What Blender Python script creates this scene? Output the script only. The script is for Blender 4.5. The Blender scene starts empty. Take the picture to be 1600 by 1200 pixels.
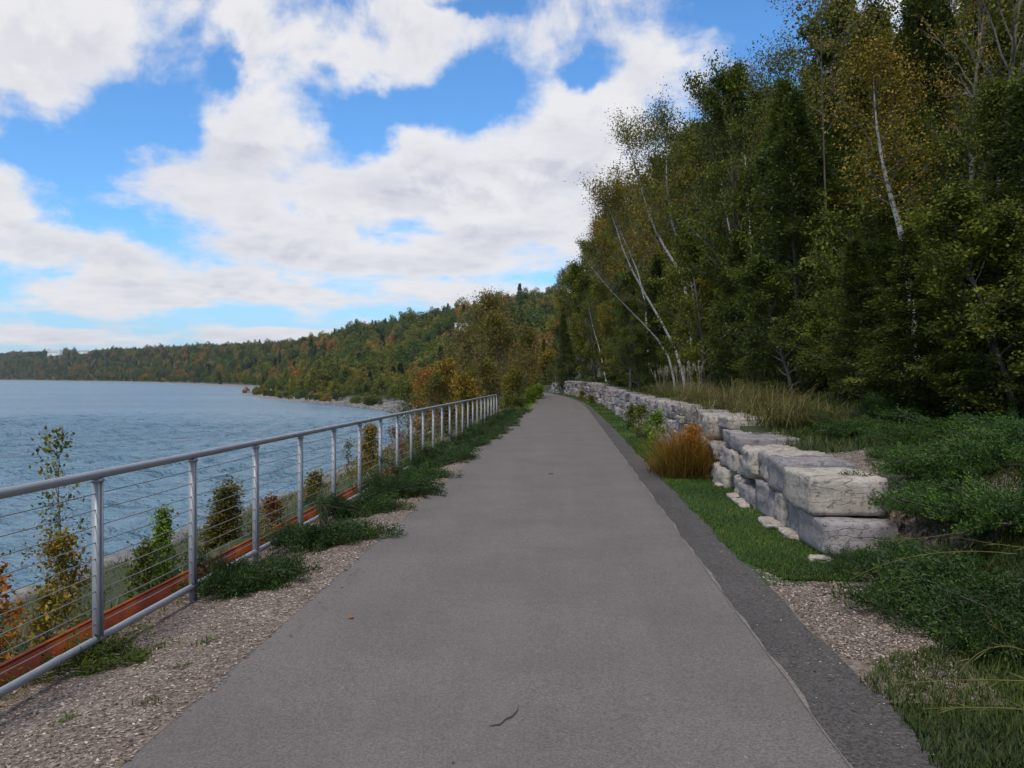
import bpy, math, random
import numpy as np
from mathutils import Vector, noise as mnoise

R = math.radians
PI = math.pi
SC = bpy.context.scene
COL = SC.collection

# ------------------------------------------------------------------ camera
F_PX, CX, CY = 1380.0, 800.0, 600.0          # focal length in pixels of a 1600 px wide picture
EYE = 1.7
YAW, PITCH = R(3.40), -R(0.415)
cd = bpy.data.cameras.new('camera')
cam = bpy.data.objects.new('camera', cd)
COL.objects.link(cam)
cd.sensor_width = 36
cd.lens = 36 * F_PX / 1600
cd.clip_start = 0.05
cd.clip_end = 9000
cam.location = (0, 0, EYE)
cam.rotation_euler = (R(90) + PITCH, 0, YAW)
SC.camera = cam

# ------------------------------------------------------------------ render / light
SC.view_settings.view_transform = 'Standard'
SC.view_settings.look = 'None'
SC.view_settings.exposure = 0.0
SC.view_settings.gamma = 1.0
SC.cycles.max_bounces = 5
SC.cycles.diffuse_bounces = 3
SC.cycles.glossy_bounces = 2
SC.cycles.transmission_bounces = 2
SC.cycles.use_denoising = True
SC.cycles.use_adaptive_sampling = True
SC.cycles.adaptive_threshold = 0.02
SC.cycles.sample_clamp_indirect = 4.0

SUN_EL, SUN_AZ = R(54), R(198)               # azimuth from +Y towards +X: high, behind the camera
sd = bpy.data.lights.new('sun', 'SUN')
sd.energy = 2.6
sd.angle = R(11)
sd.color = (1.0, 0.93, 0.82)
sun = bpy.data.objects.new('sun', sd)
COL.objects.link(sun)
sv = Vector((math.sin(SUN_AZ) * math.cos(SUN_EL), math.cos(SUN_AZ) * math.cos(SUN_EL), math.sin(SUN_EL)))
sun.rotation_euler = sv.to_track_quat('Z', 'Y').to_euler()
sun.location = (0, 0, 60)


class NT:
    """small node helper: every method returns an output socket"""
    def __init__(s, tree):
        s.t = tree
    def n(s, typ, **kw):
        nd = s.t.nodes.new(typ)
        for k, v in kw.items():
            setattr(nd, k, v)
        return nd
    def put(s, sock, v):
        if v is None:
            return
        if isinstance(v, bpy.types.NodeSocket):
            s.t.links.new(v, sock)
        else:
            if isinstance(v, (tuple, list)) and sock.type == 'RGBA' and len(v) == 3:
                v = (*v, 1)
            sock.default_value = v
    def m(s, op, a, b=None, c=None, clamp=False):
        nd = s.n('ShaderNodeMath', operation=op, use_clamp=clamp)
        for i, v in enumerate((a, b, c)):
            s.put(nd.inputs[i], v)
        return nd.outputs[0]
    def vm(s, op, a, b=None, scale=None):
        nd = s.n('ShaderNodeVectorMath', operation=op)
        s.put(nd.inputs[0], a)
        s.put(nd.inputs[1], b)
        if scale is not None:
            s.put(nd.inputs['Scale'], scale)
        return nd.outputs['Vector']
    def noise(s, vec, scale, detail=3, rough=0.5, dist=0.0, col=False):
        nd = s.n('ShaderNodeTexNoise')
        s.put(nd.inputs['Vector'], vec)
        nd.inputs['Scale'].default_value = scale
        nd.inputs['Detail'].default_value = detail
        nd.inputs['Roughness'].default_value = rough
        nd.inputs['Distortion'].default_value = dist
        return nd.outputs['Color' if col else 'Fac']
    def smooth(s, x, lo, hi, a=0.0, b=1.0):
        nd = s.n('ShaderNodeMapRange', interpolation_type='SMOOTHSTEP')
        s.put(nd.inputs[0], x)
        for i, v in enumerate((lo, hi, a, b)):
            s.put(nd.inputs[i + 1], v)
        return nd.outputs[0]
    def mix(s, f, a, b, mode='MIX'):
        nd = s.n('ShaderNodeMix', data_type='RGBA', blend_type=mode)
        s.put(nd.inputs[0], f)
        s.put(nd.inputs[6], a)
        s.put(nd.inputs[7], b)
        return nd.outputs[2]
    def ramp(s, f, stops, interp='LINEAR'):
        nd = s.n('ShaderNodeValToRGB')
        cr = nd.color_ramp
        cr.interpolation = interp
        while len(cr.elements) < len(stops):
            cr.elements.new(0.5)
        for e, (p, c) in zip(cr.elements, stops):
            e.position = p
            e.color = (*c, 1) if len(c) == 3 else c
        s.put(nd.inputs[0], f)
        return nd.outputs[0]
    def bump(s, h, strength, dist):
        nd = s.n('ShaderNodeBump')
        nd.inputs['Strength'].default_value = strength
        nd.inputs['Distance'].default_value = dist
        s.put(nd.inputs['Height'], h)
        return nd.outputs[0]


# ------------------------------------------------------------------ sky: blue Nishita with broken cloud, in direction space
W = bpy.data.worlds.new('World')
SC.world = W
W.use_nodes = True
W.node_tree.nodes.clear()
g = NT(W.node_tree)
sky = g.n('ShaderNodeTexSky', sky_type='NISHITA')
sky.sun_disc = False
sky.sun_elevation = SUN_EL
sky.sun_rotation = SUN_AZ
sky.air_density = 1.0
sky.dust_density = 0.3
sky.ozone_density = 2.0
tc = g.n('ShaderNodeTexCoord').outputs['Generated']
sx = g.n('ShaderNodeSeparateXYZ')
g.put(sx.inputs[0], tc)
X_, Y_, Z_ = sx.outputs
warp = g.noise(tc, 9.0, 5, 0.6, col=True)
wsep = g.n('ShaderNodeSeparateXYZ')
g.put(wsep.inputs[0], warp)
warp2 = g.noise(tc, 3.2, 2, 0.5, col=True)
wsep2 = g.n('ShaderNodeSeparateXYZ')
g.put(wsep2.inputs[0], warp2)
U0 = g.m('ARCTAN2', X_, Y_)
V0 = g.m('ARCSINE', Z_)
wV = g.m('MULTIPLY', g.smooth(V0, 0.0, 0.3, 0.15, 1.0), 0.09)
U = g.m('ADD', U0, g.m('MULTIPLY', g.m('SUBTRACT', wsep.outputs[0], 0.5), 0.13))
V = g.m('ADD', V0, g.m('MULTIPLY', g.m('SUBTRACT', wsep.outputs[1], 0.5), wV))
V = g.m('ADD', V, g.m('MULTIPLY', g.m('SUBTRACT', wsep2.outputs[1], 0.5), g.m('MULTIPLY', wV, 0.5)))
BLOBS = [  # bearing and height of the banks (+) and of the gaps (-), in hundredths of the picture
    (80, 110, 150, 100, 1.3), (0, 300, 60, 60, 1.0), (60, 350, 100, 35, .8), (470, 70, 115, 48, 1.3), (600, 122, 80, 22, .6),
    (400, 185, 60, 40, .9), (230, 262, 95, 30, 1.0), (190, 300, 60, 16, .6), (580, 310, 270, 80, 1.5), (760, 55, 130, 50, 1.2),
    (1010, 130, 120, 75, 1.2), (860, 290, 180, 150, 1.2), (1000, 5, 60, 22, .8), (700, 193, 20, 10, .7), (240, 400, 240, 24, 1.1),
    (440, 402, 70, 16, .7), (60, 465, 130, 17, 1.0), (490, 468, 130, 18, 1.2), (230, 440, 170, 16, 1.1), (190, 528, 220, 9, 1.0), (360, 522, 60, 9, .8), (190, 484, 50, 5, .8),
    (680, 415, 110, 20, .8), (430, 518, 160, 9, .8), (620, 20, 70, 22, .7), (320, 5, 50, 20, .6),
    (262, 120, 62, 90, -1.7), (200, 225, 60, 32, -1.0), (300, 190, 30, 30, -.5), (75, 240, 50, 20, -1.0), (110, 290, 38, 42, -1.2), (190, 345, 70, 16, -.9), (640, 178, 80, 32, -1.7),
    (770, 150, 58, 45, -1.6), (560, 195, 34, 22, -1.0), (1190, 40, 90, 65, -1.8), (950, 45, 50, 28, -1.1), (915, 115, 34, 12, -1.5),
    (600, 430, 110, 6, -.9), (835, 442, 55, 10, -.9), (300, 488, 90, 6, -1.0), (300, 506, 240, 5, -.9), (340, 50, 18, 45, -1.3),
    (370, 410, 40, 7, -.8), (60, 430, 60, 6, -.8), (730, 8, 50, 8, -1.0), (530, 445, 60, 5, -.6), (510, 120, 20, 12, -.7),
]
acc = None
for (px, py, rx, ry, am) in BLOBS:
    u0 = math.atan((px - 800) / F_PX) - YAW
    v0 = math.atan((590 - py) / F_PX * math.cos(u0 + YAW))
    du = g.m('MULTIPLY', g.m('SUBTRACT', U, u0), F_PX / rx)
    dv = g.m('MULTIPLY', g.m('SUBTRACT', V, v0), F_PX / ry)
    q = g.m('ADD', g.m('MULTIPLY', du, du), g.m('MULTIPLY', dv, dv))
    e = g.m('MULTIPLY', g.m('EXPONENT', g.m('MULTIPLY', q, -0.7 if am > 0 else -0.42)), am if am > 0 else am * 1.35)
    acc = e if acc is None else g.m('ADD', acc, e)
pz = g.m('ADD', g.m('MAXIMUM', Z_, 0.0), 0.10)
plan = g.n('ShaderNodeCombineXYZ')
g.put(plan.inputs[0], g.m('DIVIDE', X_, pz))
g.put(plan.inputs[1], g.m('DIVIDE', Y_, pz))
fb = g.noise(plan.outputs[0], 1.25, 9, 0.62, 0.35)
puff_v = g.n('ShaderNodeCombineXYZ')
g.put(puff_v.inputs[0], U0)
g.put(puff_v.inputs[1], g.m('MULTIPLY', g.m('LOGARITHM', g.m('ADD', g.m('MAXIMUM', V0, 0.0), 0.07), 2.718), 0.42))
puff = g.noise(puff_v.outputs[0], 7.0, 7, 0.58, 0.25)
puff_up = g.noise(g.vm('ADD', puff_v.outputs[0], (0.0, 0.025, 0.0)), 7.0, 7, 0.58, 0.25)
D = g.m('ADD', g.m('MULTIPLY', acc, 0.40), g.m('ADD', g.m('MULTIPLY', g.m('SUBTRACT', fb, 0.5), 1.5), g.m('MULTIPLY', g.m('SUBTRACT', puff, 0.5), 3.4)))
D = g.m('ADD', D, -0.02)
alpha = g.smooth(D, -0.36, 0.42)
# cloud body: tops bright, undersides and thick parts greyer and lavender
thick = g.smooth(D, 0.15, 1.1)
under = g.smooth(g.m('SUBTRACT', puff_up, puff), -0.03, 0.09)
sh = g.noise(plan.outputs[0], 0.9, 5, 0.6)
shade = g.m('MULTIPLY', g.m('ADD', g.m('MULTIPLY', under, 0.55), g.m('MULTIPLY', g.smooth(sh, 0.38, 0.66), 0.65)), g.m('ADD', g.m('MULTIPLY', thick, 0.75), 0.25), clamp=True)
ccol = g.mix(shade, (8.8, 8.7, 8.85), (5.2, 5.35, 6.3))
blue = g.mix(1.0, sky.outputs[0], (0.80, 1.36, 1.84), 'MULTIPLY')
blue = g.mix(g.smooth(V0, 0.0, 0.16, 0.70, 0.0), blue, (4.6, 6.6, 8.6))
outc = g.mix(g.m('MULTIPLY', alpha, 0.97), blue, ccol)
bg = g.n('ShaderNodeBackground')
bg.inputs['Strength'].default_value = 0.1
g.put(bg.inputs[0], outc)
wo = g.n('ShaderNodeOutputWorld')
W.node_tree.links.new(bg.outputs[0], wo.inputs[0])
W.cycles.sampling_method = 'MANUAL'
W.cycles.sample_map_resolution = 512


# ------------------------------------------------------------------ mesh helpers
def tag(o, label=None, cat=None, group=None, kind=None):
    if label: o['label'] = label
    if cat: o['category'] = cat
    if group: o['group'] = group
    if kind: o['kind'] = kind
    return o


def empty(name, loc, label=None, cat=None, group=None):
    o = bpy.data.objects.new(name, None)
    o.empty_display_size = 0.2
    o.location = loc
    COL.objects.link(o)
    return tag(o, label, cat, group)


class MB:
    """collects faces of 3 or 4 corners into one mesh; v = one random value per vertex"""
    def __init__(s):
        s.V, s.F3, s.F4, s.n, s.A = [], [], [], 0, []
    def add(s, V, F, mat=0, a=None):
        V = np.asarray(V, dtype=np.float32).reshape(-1, 3)
        F = np.asarray(F, dtype=np.int32)
        rows = np.full(len(F), mat, np.int32)
        (s.F3 if F.shape[1] == 3 else s.F4).append((F + s.n, rows))
        s.V.append(V)
        if a is None:
            a = np.zeros(len(V), np.float32)
        s.A.append(np.broadcast_to(np.asarray(a, np.float32), (len(V),)))
        s.n += len(V)
    def mesh(s, name, mats, smooth=False):
        me = bpy.data.meshes.new(name)
        V = np.concatenate(s.V)
        A = np.concatenate(s.A)
        loops, starts, mi = [], [], []
        off = 0
        for lst, k in ((s.F3, 3), (s.F4, 4)):
            if not lst: continue
            F = np.concatenate([f for f, _ in lst])
            loops.append(F.ravel())
            starts.append(off + np.arange(len(F)) * k)
            mi.append(np.concatenate([m for _, m in lst]))
            off += F.size
        loops = np.concatenate(loops); starts = np.concatenate(starts); mi = np.concatenate(mi)
        me.vertices.add(len(V)); me.vertices.foreach_set('co', V.ravel())
        me.loops.add(len(loops)); me.loops.foreach_set('vertex_index', loops.astype(np.int32))
        me.polygons.add(len(starts)); me.polygons.foreach_set('loop_start', starts.astype(np.int32))
        me.polygons.foreach_set('material_index', mi)
        if smooth:
            me.polygons.foreach_set('use_smooth', np.ones(len(starts), bool))
        at = me.attributes.new('v', 'FLOAT', 'POINT')
        at.data.foreach_set('value', A.astype(np.float32))
        me.update(calc_edges=True)
        for m in mats: me.materials.append(m)
        return me
    def build(s, name, mats, parent=None, loc=None, smooth=False):
        if not isinstance(mats, (list, tuple)): mats = [mats]
        o = bpy.data.objects.new(name, s.mesh(name, mats, smooth))
        COL.objects.link(o)
        if parent is not None: o.parent = parent
        if loc is not None: o.location = loc
        return o
    # shapes
    def box(s, x0, x1, y0, y1, z0, z1, mat=0):
        V = [(x, y, z) for x in (x0, x1) for y in (y0, y1) for z in (z0, z1)]
        s.add(V, [(0, 1, 3, 2), (4, 6, 7, 5), (0, 4, 5, 1), (2, 3, 7, 6), (0, 2, 6, 4), (1, 5, 7, 3)], mat)
    def tube(s, pts, rad, sides=6, mat=0, a=0.0, caps=True):
        P = np.asarray(pts, float)
        n = len(P)
        rad = np.broadcast_to(np.asarray(rad, float), (n,))
        T = np.gradient(P, axis=0)
        T /= np.linalg.norm(T, axis=1)[:, None] + 1e-9
        ref = np.array([0, 0, 1.0]) if abs(T[0, 2]) < 0.9 else np.array([1.0, 0, 0])
        N = np.cross(T, ref); N /= np.linalg.norm(N, axis=1)[:, None] + 1e-9
        B = np.cross(T, N)
        an = np.arange(sides) * 2 * PI / sides
        V = P[:, None] + rad[:, None, None] * (np.cos(an)[None, :, None] * N[:, None] + np.sin(an)[None, :, None] * B[:, None])
        i = np.arange(n - 1)[:, None] * sides
        j = np.arange(sides)[None]
        k = (j + 1) % sides
        F = np.stack([i + j, i + k, i + sides + k, i + sides + j], -1).reshape(-1, 4)
        s.add(V.reshape(-1, 3), F, mat, a)
        if caps:
            for q, c in ((0, P[0]), (n - 1, P[-1])):
                ring = V[q]
                Vc = np.vstack([ring, c])
                Fc = [(sides, (b + 1) % sides, b) if q == 0 else (sides, b, (b + 1) % sides) for b in range(sides)]
                s.add(Vc, Fc, mat, a)
    def leaves(s, P, D, N, L, Wd, a, mat=0):
        """rhombic leaves: base P, long axis D, side axis from N"""
        P = np.asarray(P, float); n = len(P)
        D = D / (np.linalg.norm(D, axis=1)[:, None] + 1e-9)
        S = np.cross(D, N); S /= np.linalg.norm(S, axis=1)[:, None] + 1e-9
        L = np.broadcast_to(L, (n,))[:, None]; Wd = np.broadcast_to(Wd, (n,))[:, None]
        V = np.stack([P, P + D * L * .45 + S * Wd * .5, P + D * L, P + D * L * .45 - S * Wd * .5], 1).reshape(-1, 3)
        F = np.arange(n * 4).reshape(n, 4)
        s.add(V, F, mat, np.repeat(np.broadcast_to(a, (n,)), 4))
    def blades(s, P, D, L, Wd, droop, a, seg=3, mat=0, grad=0.0):
        """grass blades: base P, start direction D, bending down by droop"""
        P = np.asarray(P, float); n = len(P)
        D = D / (np.linalg.norm(D, axis=1)[:, None] + 1e-9)
        side = np.cross(D, np.array([0, 0, 1.0])) + 1e-6
        side /= np.linalg.norm(side, axis=1)[:, None]
        L = np.broadcast_to(L, (n,))[:, None]; Wd = np.broadcast_to(Wd, (n,))[:, None]
        droop = np.broadcast_to(droop, (n,))[:, None]
        rows = []
        for k in range(seg + 1):
            t = k / seg
            C = P + D * L * t
            C = C + np.concatenate([D[:, :2] * L * droop * t * t * 0.6, -L * droop * t * t], 1)
            w = Wd * .5 * (1 - t) ** .7 if k < seg else Wd * 0.03
            rows += [C - side * w, C + side * w]
        V = np.stack(rows, 1)
        m = V.shape[1]
        base = np.arange(n)[:, None, None] * m
        quad = np.array([[2 * k, 2 * k + 1, 2 * k + 3, 2 * k + 2] for k in range(seg)])
        F = (base + quad[None]).reshape(-1, 4)
        a = np.broadcast_to(a, (n,))[:, None] * np.ones((1, m))
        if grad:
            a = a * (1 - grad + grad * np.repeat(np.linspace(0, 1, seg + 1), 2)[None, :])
        s.add(V.reshape(-1, 3), F, mat, a.ravel())


def copy_tree(o, parent=None):
    c = o.copy()
    COL.objects.link(c)
    if parent is not None: c.parent = parent
    for ch in list(o.children):
        copy_tree(ch, c)
    return c


# ------------------------------------------------------------------ materials
def mat(name):
    m = bpy.data.materials.new(name)
    m.use_nodes = True
    m.node_tree.nodes.clear()
    g = NT(m.node_tree)
    p = g.n('ShaderNodeBsdfPrincipled')
    o = g.n('ShaderNodeOutputMaterial')
    m.node_tree.links.new(p.outputs[0], o.inputs[0])
    return m, g, p, o


def foliage(name, stops, by='leaf', transl=0.25, rough=0.55, obj_mix=0.35, gain=1.0):
    """leaf material: colour from each leaf's own value and each plant's own random"""
    m, g, p, o = mat(name)
    at = g.n('ShaderNodeAttribute', attribute_name='v').outputs['Fac']
    rnd = g.n('ShaderNodeObjectInfo').outputs['Random']
    if by == 'leaf':
        f = g.m('ADD', g.m('MULTIPLY', at, 1 - obj_mix), g.m('MULTIPLY', rnd, obj_mix))
        c = g.ramp(f, stops)
    else:                                   # by plant: the plant picks its hue, the leaf only varies it
        f = g.m('ADD', g.m('MULTIPLY', rnd, 1.0), g.m('MULTIPLY', g.m('SUBTRACT', at, 0.5), 0.10), clamp=True)
        c = g.ramp(f, stops)
    h = g.n('ShaderNodeHueSaturation')
    g.put(h.inputs['Value'], g.m('MULTIPLY_ADD', at, 0.8 * gain, 0.70 * gain))
    g.put(h.inputs['Color'], c)
    g.put(p.inputs['Base Color'], h.outputs[0])
    p.inputs['Roughness'].default_value = rough
    p.inputs['Specular IOR Level'].default_value = 0.25
    t = g.n('ShaderNodeBsdfTranslucent')
    g.put(t.inputs[0], h.outputs[0])
    mx = g.n('ShaderNodeMixShader')
    mx.inputs[0].default_value = transl
    g.t.links.new(p.outputs[0], mx.inputs[1]); g.t.links.new(t.outputs[0], mx.inputs[2])
    g.t.links.new(mx.outputs[0], o.inputs[0])
    return m


def bark(name, c1, c2, scale=12, zs=0.2):
    m, g, p, o = mat(name)
    tcn = g.n('ShaderNodeTexCoord').outputs['Object']
    mp = g.n('ShaderNodeMapping'); mp.inputs['Scale'].default_value = (1, 1, zs)
    g.put(mp.inputs[0], tcn)
    nz = g.noise(mp.outputs[0], scale, 4, .65)
    g.put(p.inputs['Base Color'], g.ramp(nz, [(.35, c1), (.65, c2)]))
    p.inputs['Roughness'].default_value = .85
    g.put(p.inputs['Normal'], g.bump(nz, .5, .02))
    return m


M = {}
M['bark'] = bark('bark', (.05, .04, .03), (.12, .10, .085))
M['twig'] = bark('twig', (.10, .085, .07), (.17, .15, .125))
M['birch_bark'] = None
m, g, p, o = mat('birch_bark')
tcn = g.n('ShaderNodeTexCoord').outputs['Object']
mp = g.n('ShaderNodeMapping'); mp.inputs['Scale'].default_value = (1.5, 1.5, 7)
g.put(mp.inputs[0], tcn)
nz = g.noise(mp.outputs[0], 1.6, 5, .7)
g.put(p.inputs['Base Color'], g.ramp(nz, [(.36, (.06, .05, .045)), (.46, (.46, .44, .40)), (.7, (.60, .58, .54))]))
p.inputs['Roughness'].default_value = .7
M['birch_bark'] = m

M['cedar'] = foliage('cedar_sprays', [(0, (.022, .038, .007)), (.45, (.050, .072, .010)), (.8, (.095, .112, .012)), (1, (.17, .11, .018))], transl=.3, obj_mix=.3)
M['leaf_green'] = foliage('green_leaves', [(0, (.040, .062, .008)), (.5, (.082, .108, .011)), (.85, (.15, .150, .013)), (1, (.30, .18, .018))], obj_mix=.4, transl=.35)
M['leaf_olive'] = foliage('olive_leaves', [(0, (.06, .080, .011)), (.5, (.12, .130, .014)), (.8, (.21, .165, .018)), (1, (.28, .14, .02))], obj_mix=.35, transl=.35)
M['leaf_autumn'] = foliage('turning_leaves', [(0, (.07, .085, .012)), (.4, (.14, .135, .015)), (.7, (.24, .165, .018)), (.9, (.30, .13, .02)), (1, (.28, .08, .02))], obj_mix=.3, transl=.35)
M['leaf_yellow'] = foliage('yellow_leaves', [(0, (.06, .075, .01)), (.4, (.16, .135, .015)), (.75, (.28, .17, .015)), (1, (.30, .11, .012))], obj_mix=.2)
M['leaf_orange'] = foliage('orange_leaves', [(0, (.12, .10, .015)), (.45, (.30, .13, .012)), (.8, (.40, .12, .012)), (1, (.26, .05, .012))], obj_mix=.2)
M['leaf_brown'] = foliage('brown_leaves', [(0, (.065, .072, .014)), (.45, (.125, .115, .020)), (.8, (.185, .135, .026)), (1, (.21, .11, .025))], obj_mix=.3)
M['leaf_rust'] = foliage('rust_leaves', [(0, (.06, .06, .015)), (.45, (.14, .07, .02)), (.8, (.19, .06, .02)), (1, (.14, .04, .02))], obj_mix=.2)
M['leaf_lime'] = foliage('lime_leaves', [(0, (.06, .12, .01)), (.6, (.14, .22, .015)), (1, (.26, .28, .02))], obj_mix=.2)
M['leaf_far'] = foliage('hillside_leaves', [(0, (0.040, 0.062, 0.014)), (.25, (0.060, 0.088, 0.015)), (.50, (0.088, 0.112, 0.016)), (.68, (0.125, 0.130, 0.018)), (.80, (0.170, 0.150, 0.021)),
                                           (.88, (0.213, 0.150, 0.028)), (.94, (0.241, 0.117, 0.032)), (.98, (0.270, 0.085, 0.029)), (1, (0.284, 0.221, 0.023))], by='plant', transl=.2, gain=1.1)
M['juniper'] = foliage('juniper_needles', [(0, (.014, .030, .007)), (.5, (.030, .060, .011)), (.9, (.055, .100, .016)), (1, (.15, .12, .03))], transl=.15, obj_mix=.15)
M['juniper_bright'] = foliage('bank_juniper_needles', [(0, (.016, .040, .008)), (.5, (.036, .080, .011)), (.9, (.075, .130, .015)), (1, (.14, .14, .025))], transl=.15, obj_mix=.15)  # brighter green needles, worn by most of the bank junipers
M['conifer_brown'] = foliage('browned_needles', [(0, (.06, .070, .014)), (.5, (.115, .105, .02)), (1, (.18, .13, .03))], obj_mix=.1)
M['grass'] = foliage('grass_blades', [(0, (.026, .056, .006)), (.5, (.052, .096, .009)), (.9, (.090, .132, .013)), (1, (.20, .17, .05))], transl=.3, obj_mix=0)
M['grass_dark'] = foliage('bank_grass_blades', [(0, (.026, .044, .007)), (.5, (.050, .074, .010)), (.88, (.084, .102, .016)), (1, (.22, .18, .07))], transl=.25, obj_mix=0)
M['straw'] = foliage('straw_blades', [(0, (.06, .085, .016)), (.35, (.13, .13, .035)), (.7, (.27, .215, .085)), (1, (.38, .30, .14))], transl=.3, obj_mix=.1)
M['fox_grass'] = foliage('orange_grass_blades', [(0, (.06, .06, .015)), (.4, (.22, .13, .02)), (.75, (.38, .18, .02)), (1, (.36, .11, .03))], transl=.3, obj_mix=0)
M['plume'] = foliage('pale_plumes', [(0, (.14, .16, .08)), (.5, (.28, .26, .18)), (1, (.42, .38, .30))], transl=.3, obj_mix=0)
M['weed'] = foliage('weed_leaves', [(0, (.04, .07, .015)), (.4, (.08, .095, .02)), (.75, (.16, .12, .045)), (1, (.22, .15, .07))], transl=.2, obj_mix=0)

# asphalt
def asphalt(name, c1, c2, speck, fine=260):
    m, g, p, o = mat(name)
    pos = g.n('ShaderNodeNewGeometry').outputs['Position']
    f = g.noise(pos, fine, 2, .7)
    f2 = g.noise(pos, fine * .6, 2, .7)
    med = g.noise(pos, 7.0, 5, .7)
    big = g.noise(pos, .9, 4, .6)
    mp = g.n('ShaderNodeMapping'); mp.inputs['Scale'].default_value = (2.2, .12, 1)
    g.put(mp.inputs[0], pos)
    streak = g.noise(mp.outputs[0], 1.0, 3, .5)
    c = g.mix(g.smooth(f, .36, .62), c1, c2)
    c = g.mix(g.smooth(f2, .66, .72), c, speck)
    c = g.mix(g.smooth(med, .45, .75, .0, .35), c, tuple(v * .9 for v in c1))
    c = g.mix(g.smooth(big, .3, .7, .0, .30), c, tuple(v * .68 for v in c1))
    c = g.mix(g.smooth(streak, .35, .7, 0, .16), c, tuple(v * 1.12 for v in c2))
    g.put(p.inputs['Base Color'], c)
    p.inputs['Roughness'].default_value = .88
    p.inputs['Specular IOR Level'].default_value = .25
    g.put(p.inputs['Normal'], g.bump(g.m('ADD', f, f2), .5, .004))
    return m
M['asphalt'] = asphalt('path_asphalt', (.116, .101, .090), (.196, .171, .153), (.30, .268, .238), 75)
M['asphalt_dark'] = asphalt('shoulder_asphalt', (.042, .037, .032), (.118, .106, .094), (.25, .23, .20), 60)

m, g, p, o = mat('sandy_seam')
pos = g.n('ShaderNodeNewGeometry').outputs['Position']
nz = g.noise(pos, 14, 4, .6); nf = g.noise(pos, 160, 2, .6)
g.put(p.inputs['Base Color'], g.mix(g.smooth(nf, .35, .65), g.ramp(nz, [(.42, (.13, .115, .098)), (.62, (.24, .20, .150))]), (.17, .150, .125)))
p.inputs['Roughness'].default_value = .95
M['sand'] = m

m, g, p, o = mat('wood_mulch')
pos = g.n('ShaderNodeNewGeometry').outputs['Position']
v1 = g.n('ShaderNodeTexVoronoi'); v1.inputs['Scale'].default_value = 38; g.put(v1.inputs['Vector'], pos)
v2 = g.n('ShaderNodeSeparateColor'); g.put(v2.inputs[0], v1.outputs['Color'])
nb = g.noise(pos, 1.3, 4, .6)
c = g.ramp(v2.outputs[0], [(0, (.10, .073, .052)), (.35, (.185, .14, .105)), (.75, (.26, .205, .16)), (1, (.34, .285, .23))])
c = g.mix(g.smooth(nb, .35, .7, 0, .6), c, (.13, .085, .06))
g.put(p.inputs['Base Color'], c)
p.inputs['Roughness'].default_value = .95
g.put(p.inputs['Normal'], g.bump(v1.outputs['Distance'], .8, .02))
M['mulch'] = m
M['chips'] = foliage('wood_chips', [(0, (.10, .07, .05)), (.35, (.20, .148, .112)), (.8, (.28, .222, .175)), (.96, (.34, .28, .225)), (1, (.46, .40, .34))], transl=0, rough=.9, obj_mix=0)

m, g, p, o = mat('lawn_turf')
pos = g.n('ShaderNodeNewGeometry').outputs['Position']
nz = g.noise(pos, 60, 3, .7); nb = g.noise(pos, 2.2, 4, .6)
c = g.ramp(nz, [(.3, (.014, .040, .006)), (.55, (.030, .080, .008)), (.75, (.055, .12, .012))])
g.put(p.inputs['Base Color'], g.mix(g.smooth(nb, .45, .75, 0, .35), c, (.05, .07, .012)))
p.inputs['Roughness'].default_value = .9
g.put(p.inputs['Normal'], g.bump(nz, .7, .03))
M['turf'] = m

m, g, p, o = mat('ground_soil')
geo = g.n('ShaderNodeNewGeometry')
pos = geo.outputs['Position']
sz = g.n('ShaderNodeSeparateXYZ'); g.put(sz.inputs[0], pos)
nz = g.noise(pos, 3.5, 6, .7); nf = g.noise(pos, 30, 4, .7)
c = g.ramp(nz, [(.3, (.020, .030, .010)), (.5, (.040, .052, .014)), (.7, (.070, .062, .028))])
c = g.mix(g.smooth(nf, .45, .7, 0, .5), c, (.035, .05, .012))
vr = g.n('ShaderNodeTexVoronoi'); vr.inputs['Scale'].default_value = 3.0; g.put(vr.inputs['Vector'], pos)
vs = g.n('ShaderNodeSeparateColor'); g.put(vs.inputs[0], vr.outputs['Color'])
stone = g.ramp(vs.outputs[0], [(0, (.10, .09, .08)), (.5, (.20, .185, .165)), (1, (.30, .28, .25))])
low = g.smooth(g.m('ADD', sz.outputs[2], g.m('MULTIPLY', g.m('SUBTRACT', nz, .5), 1.6)), -3.35, -2.9)
g.put(p.inputs['Base Color'], g.mix(low, stone, c))
p.inputs['Roughness'].default_value = .95
g.put(p.inputs['Normal'], g.bump(nf, .6, .05))
M['ground'] = m

m, g, p, o = mat('lake_water')
pos = g.n('ShaderNodeNewGeometry').outputs['Position']
def wmap(rot, sc):
    mp = g.n('ShaderNodeMapping'); mp.inputs['Rotation'].default_value = (0, 0, R(rot)); mp.inputs['Scale'].default_value = sc
    g.put(mp.inputs[0], pos)
    return mp.outputs[0]
w1 = g.noise(wmap(25, (.22, .55, 1)), 1.0, 3, .55, .4)
w2 = g.noise(wmap(12, (1.0, 2.2, 1)), 1.0, 3, .6, .3)
w3 = g.noise(wmap(40, (4, 7, 1)), 1.0, 2, .6)
hgt = g.m('ADD', g.m('MULTIPLY', w1, 1.0), g.m('ADD', g.m('MULTIPLY', w2, .42), g.m('MULTIPLY', w3, .10)))
g.put(p.inputs['Normal'], g.bump(hgt, 1.0, 1.6))
patch = g.noise(wmap(20, (.012, .03, 1)), 1.0, 4, .6)
g.put(p.inputs['Base Color'], g.mix(g.smooth(patch, .35, .65), (.105, .190, .245), (.135, .235, .295)))
p.inputs['Roughness'].default_value = .26
p.inputs['IOR'].default_value = 1.333
M['water'] = m

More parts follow.
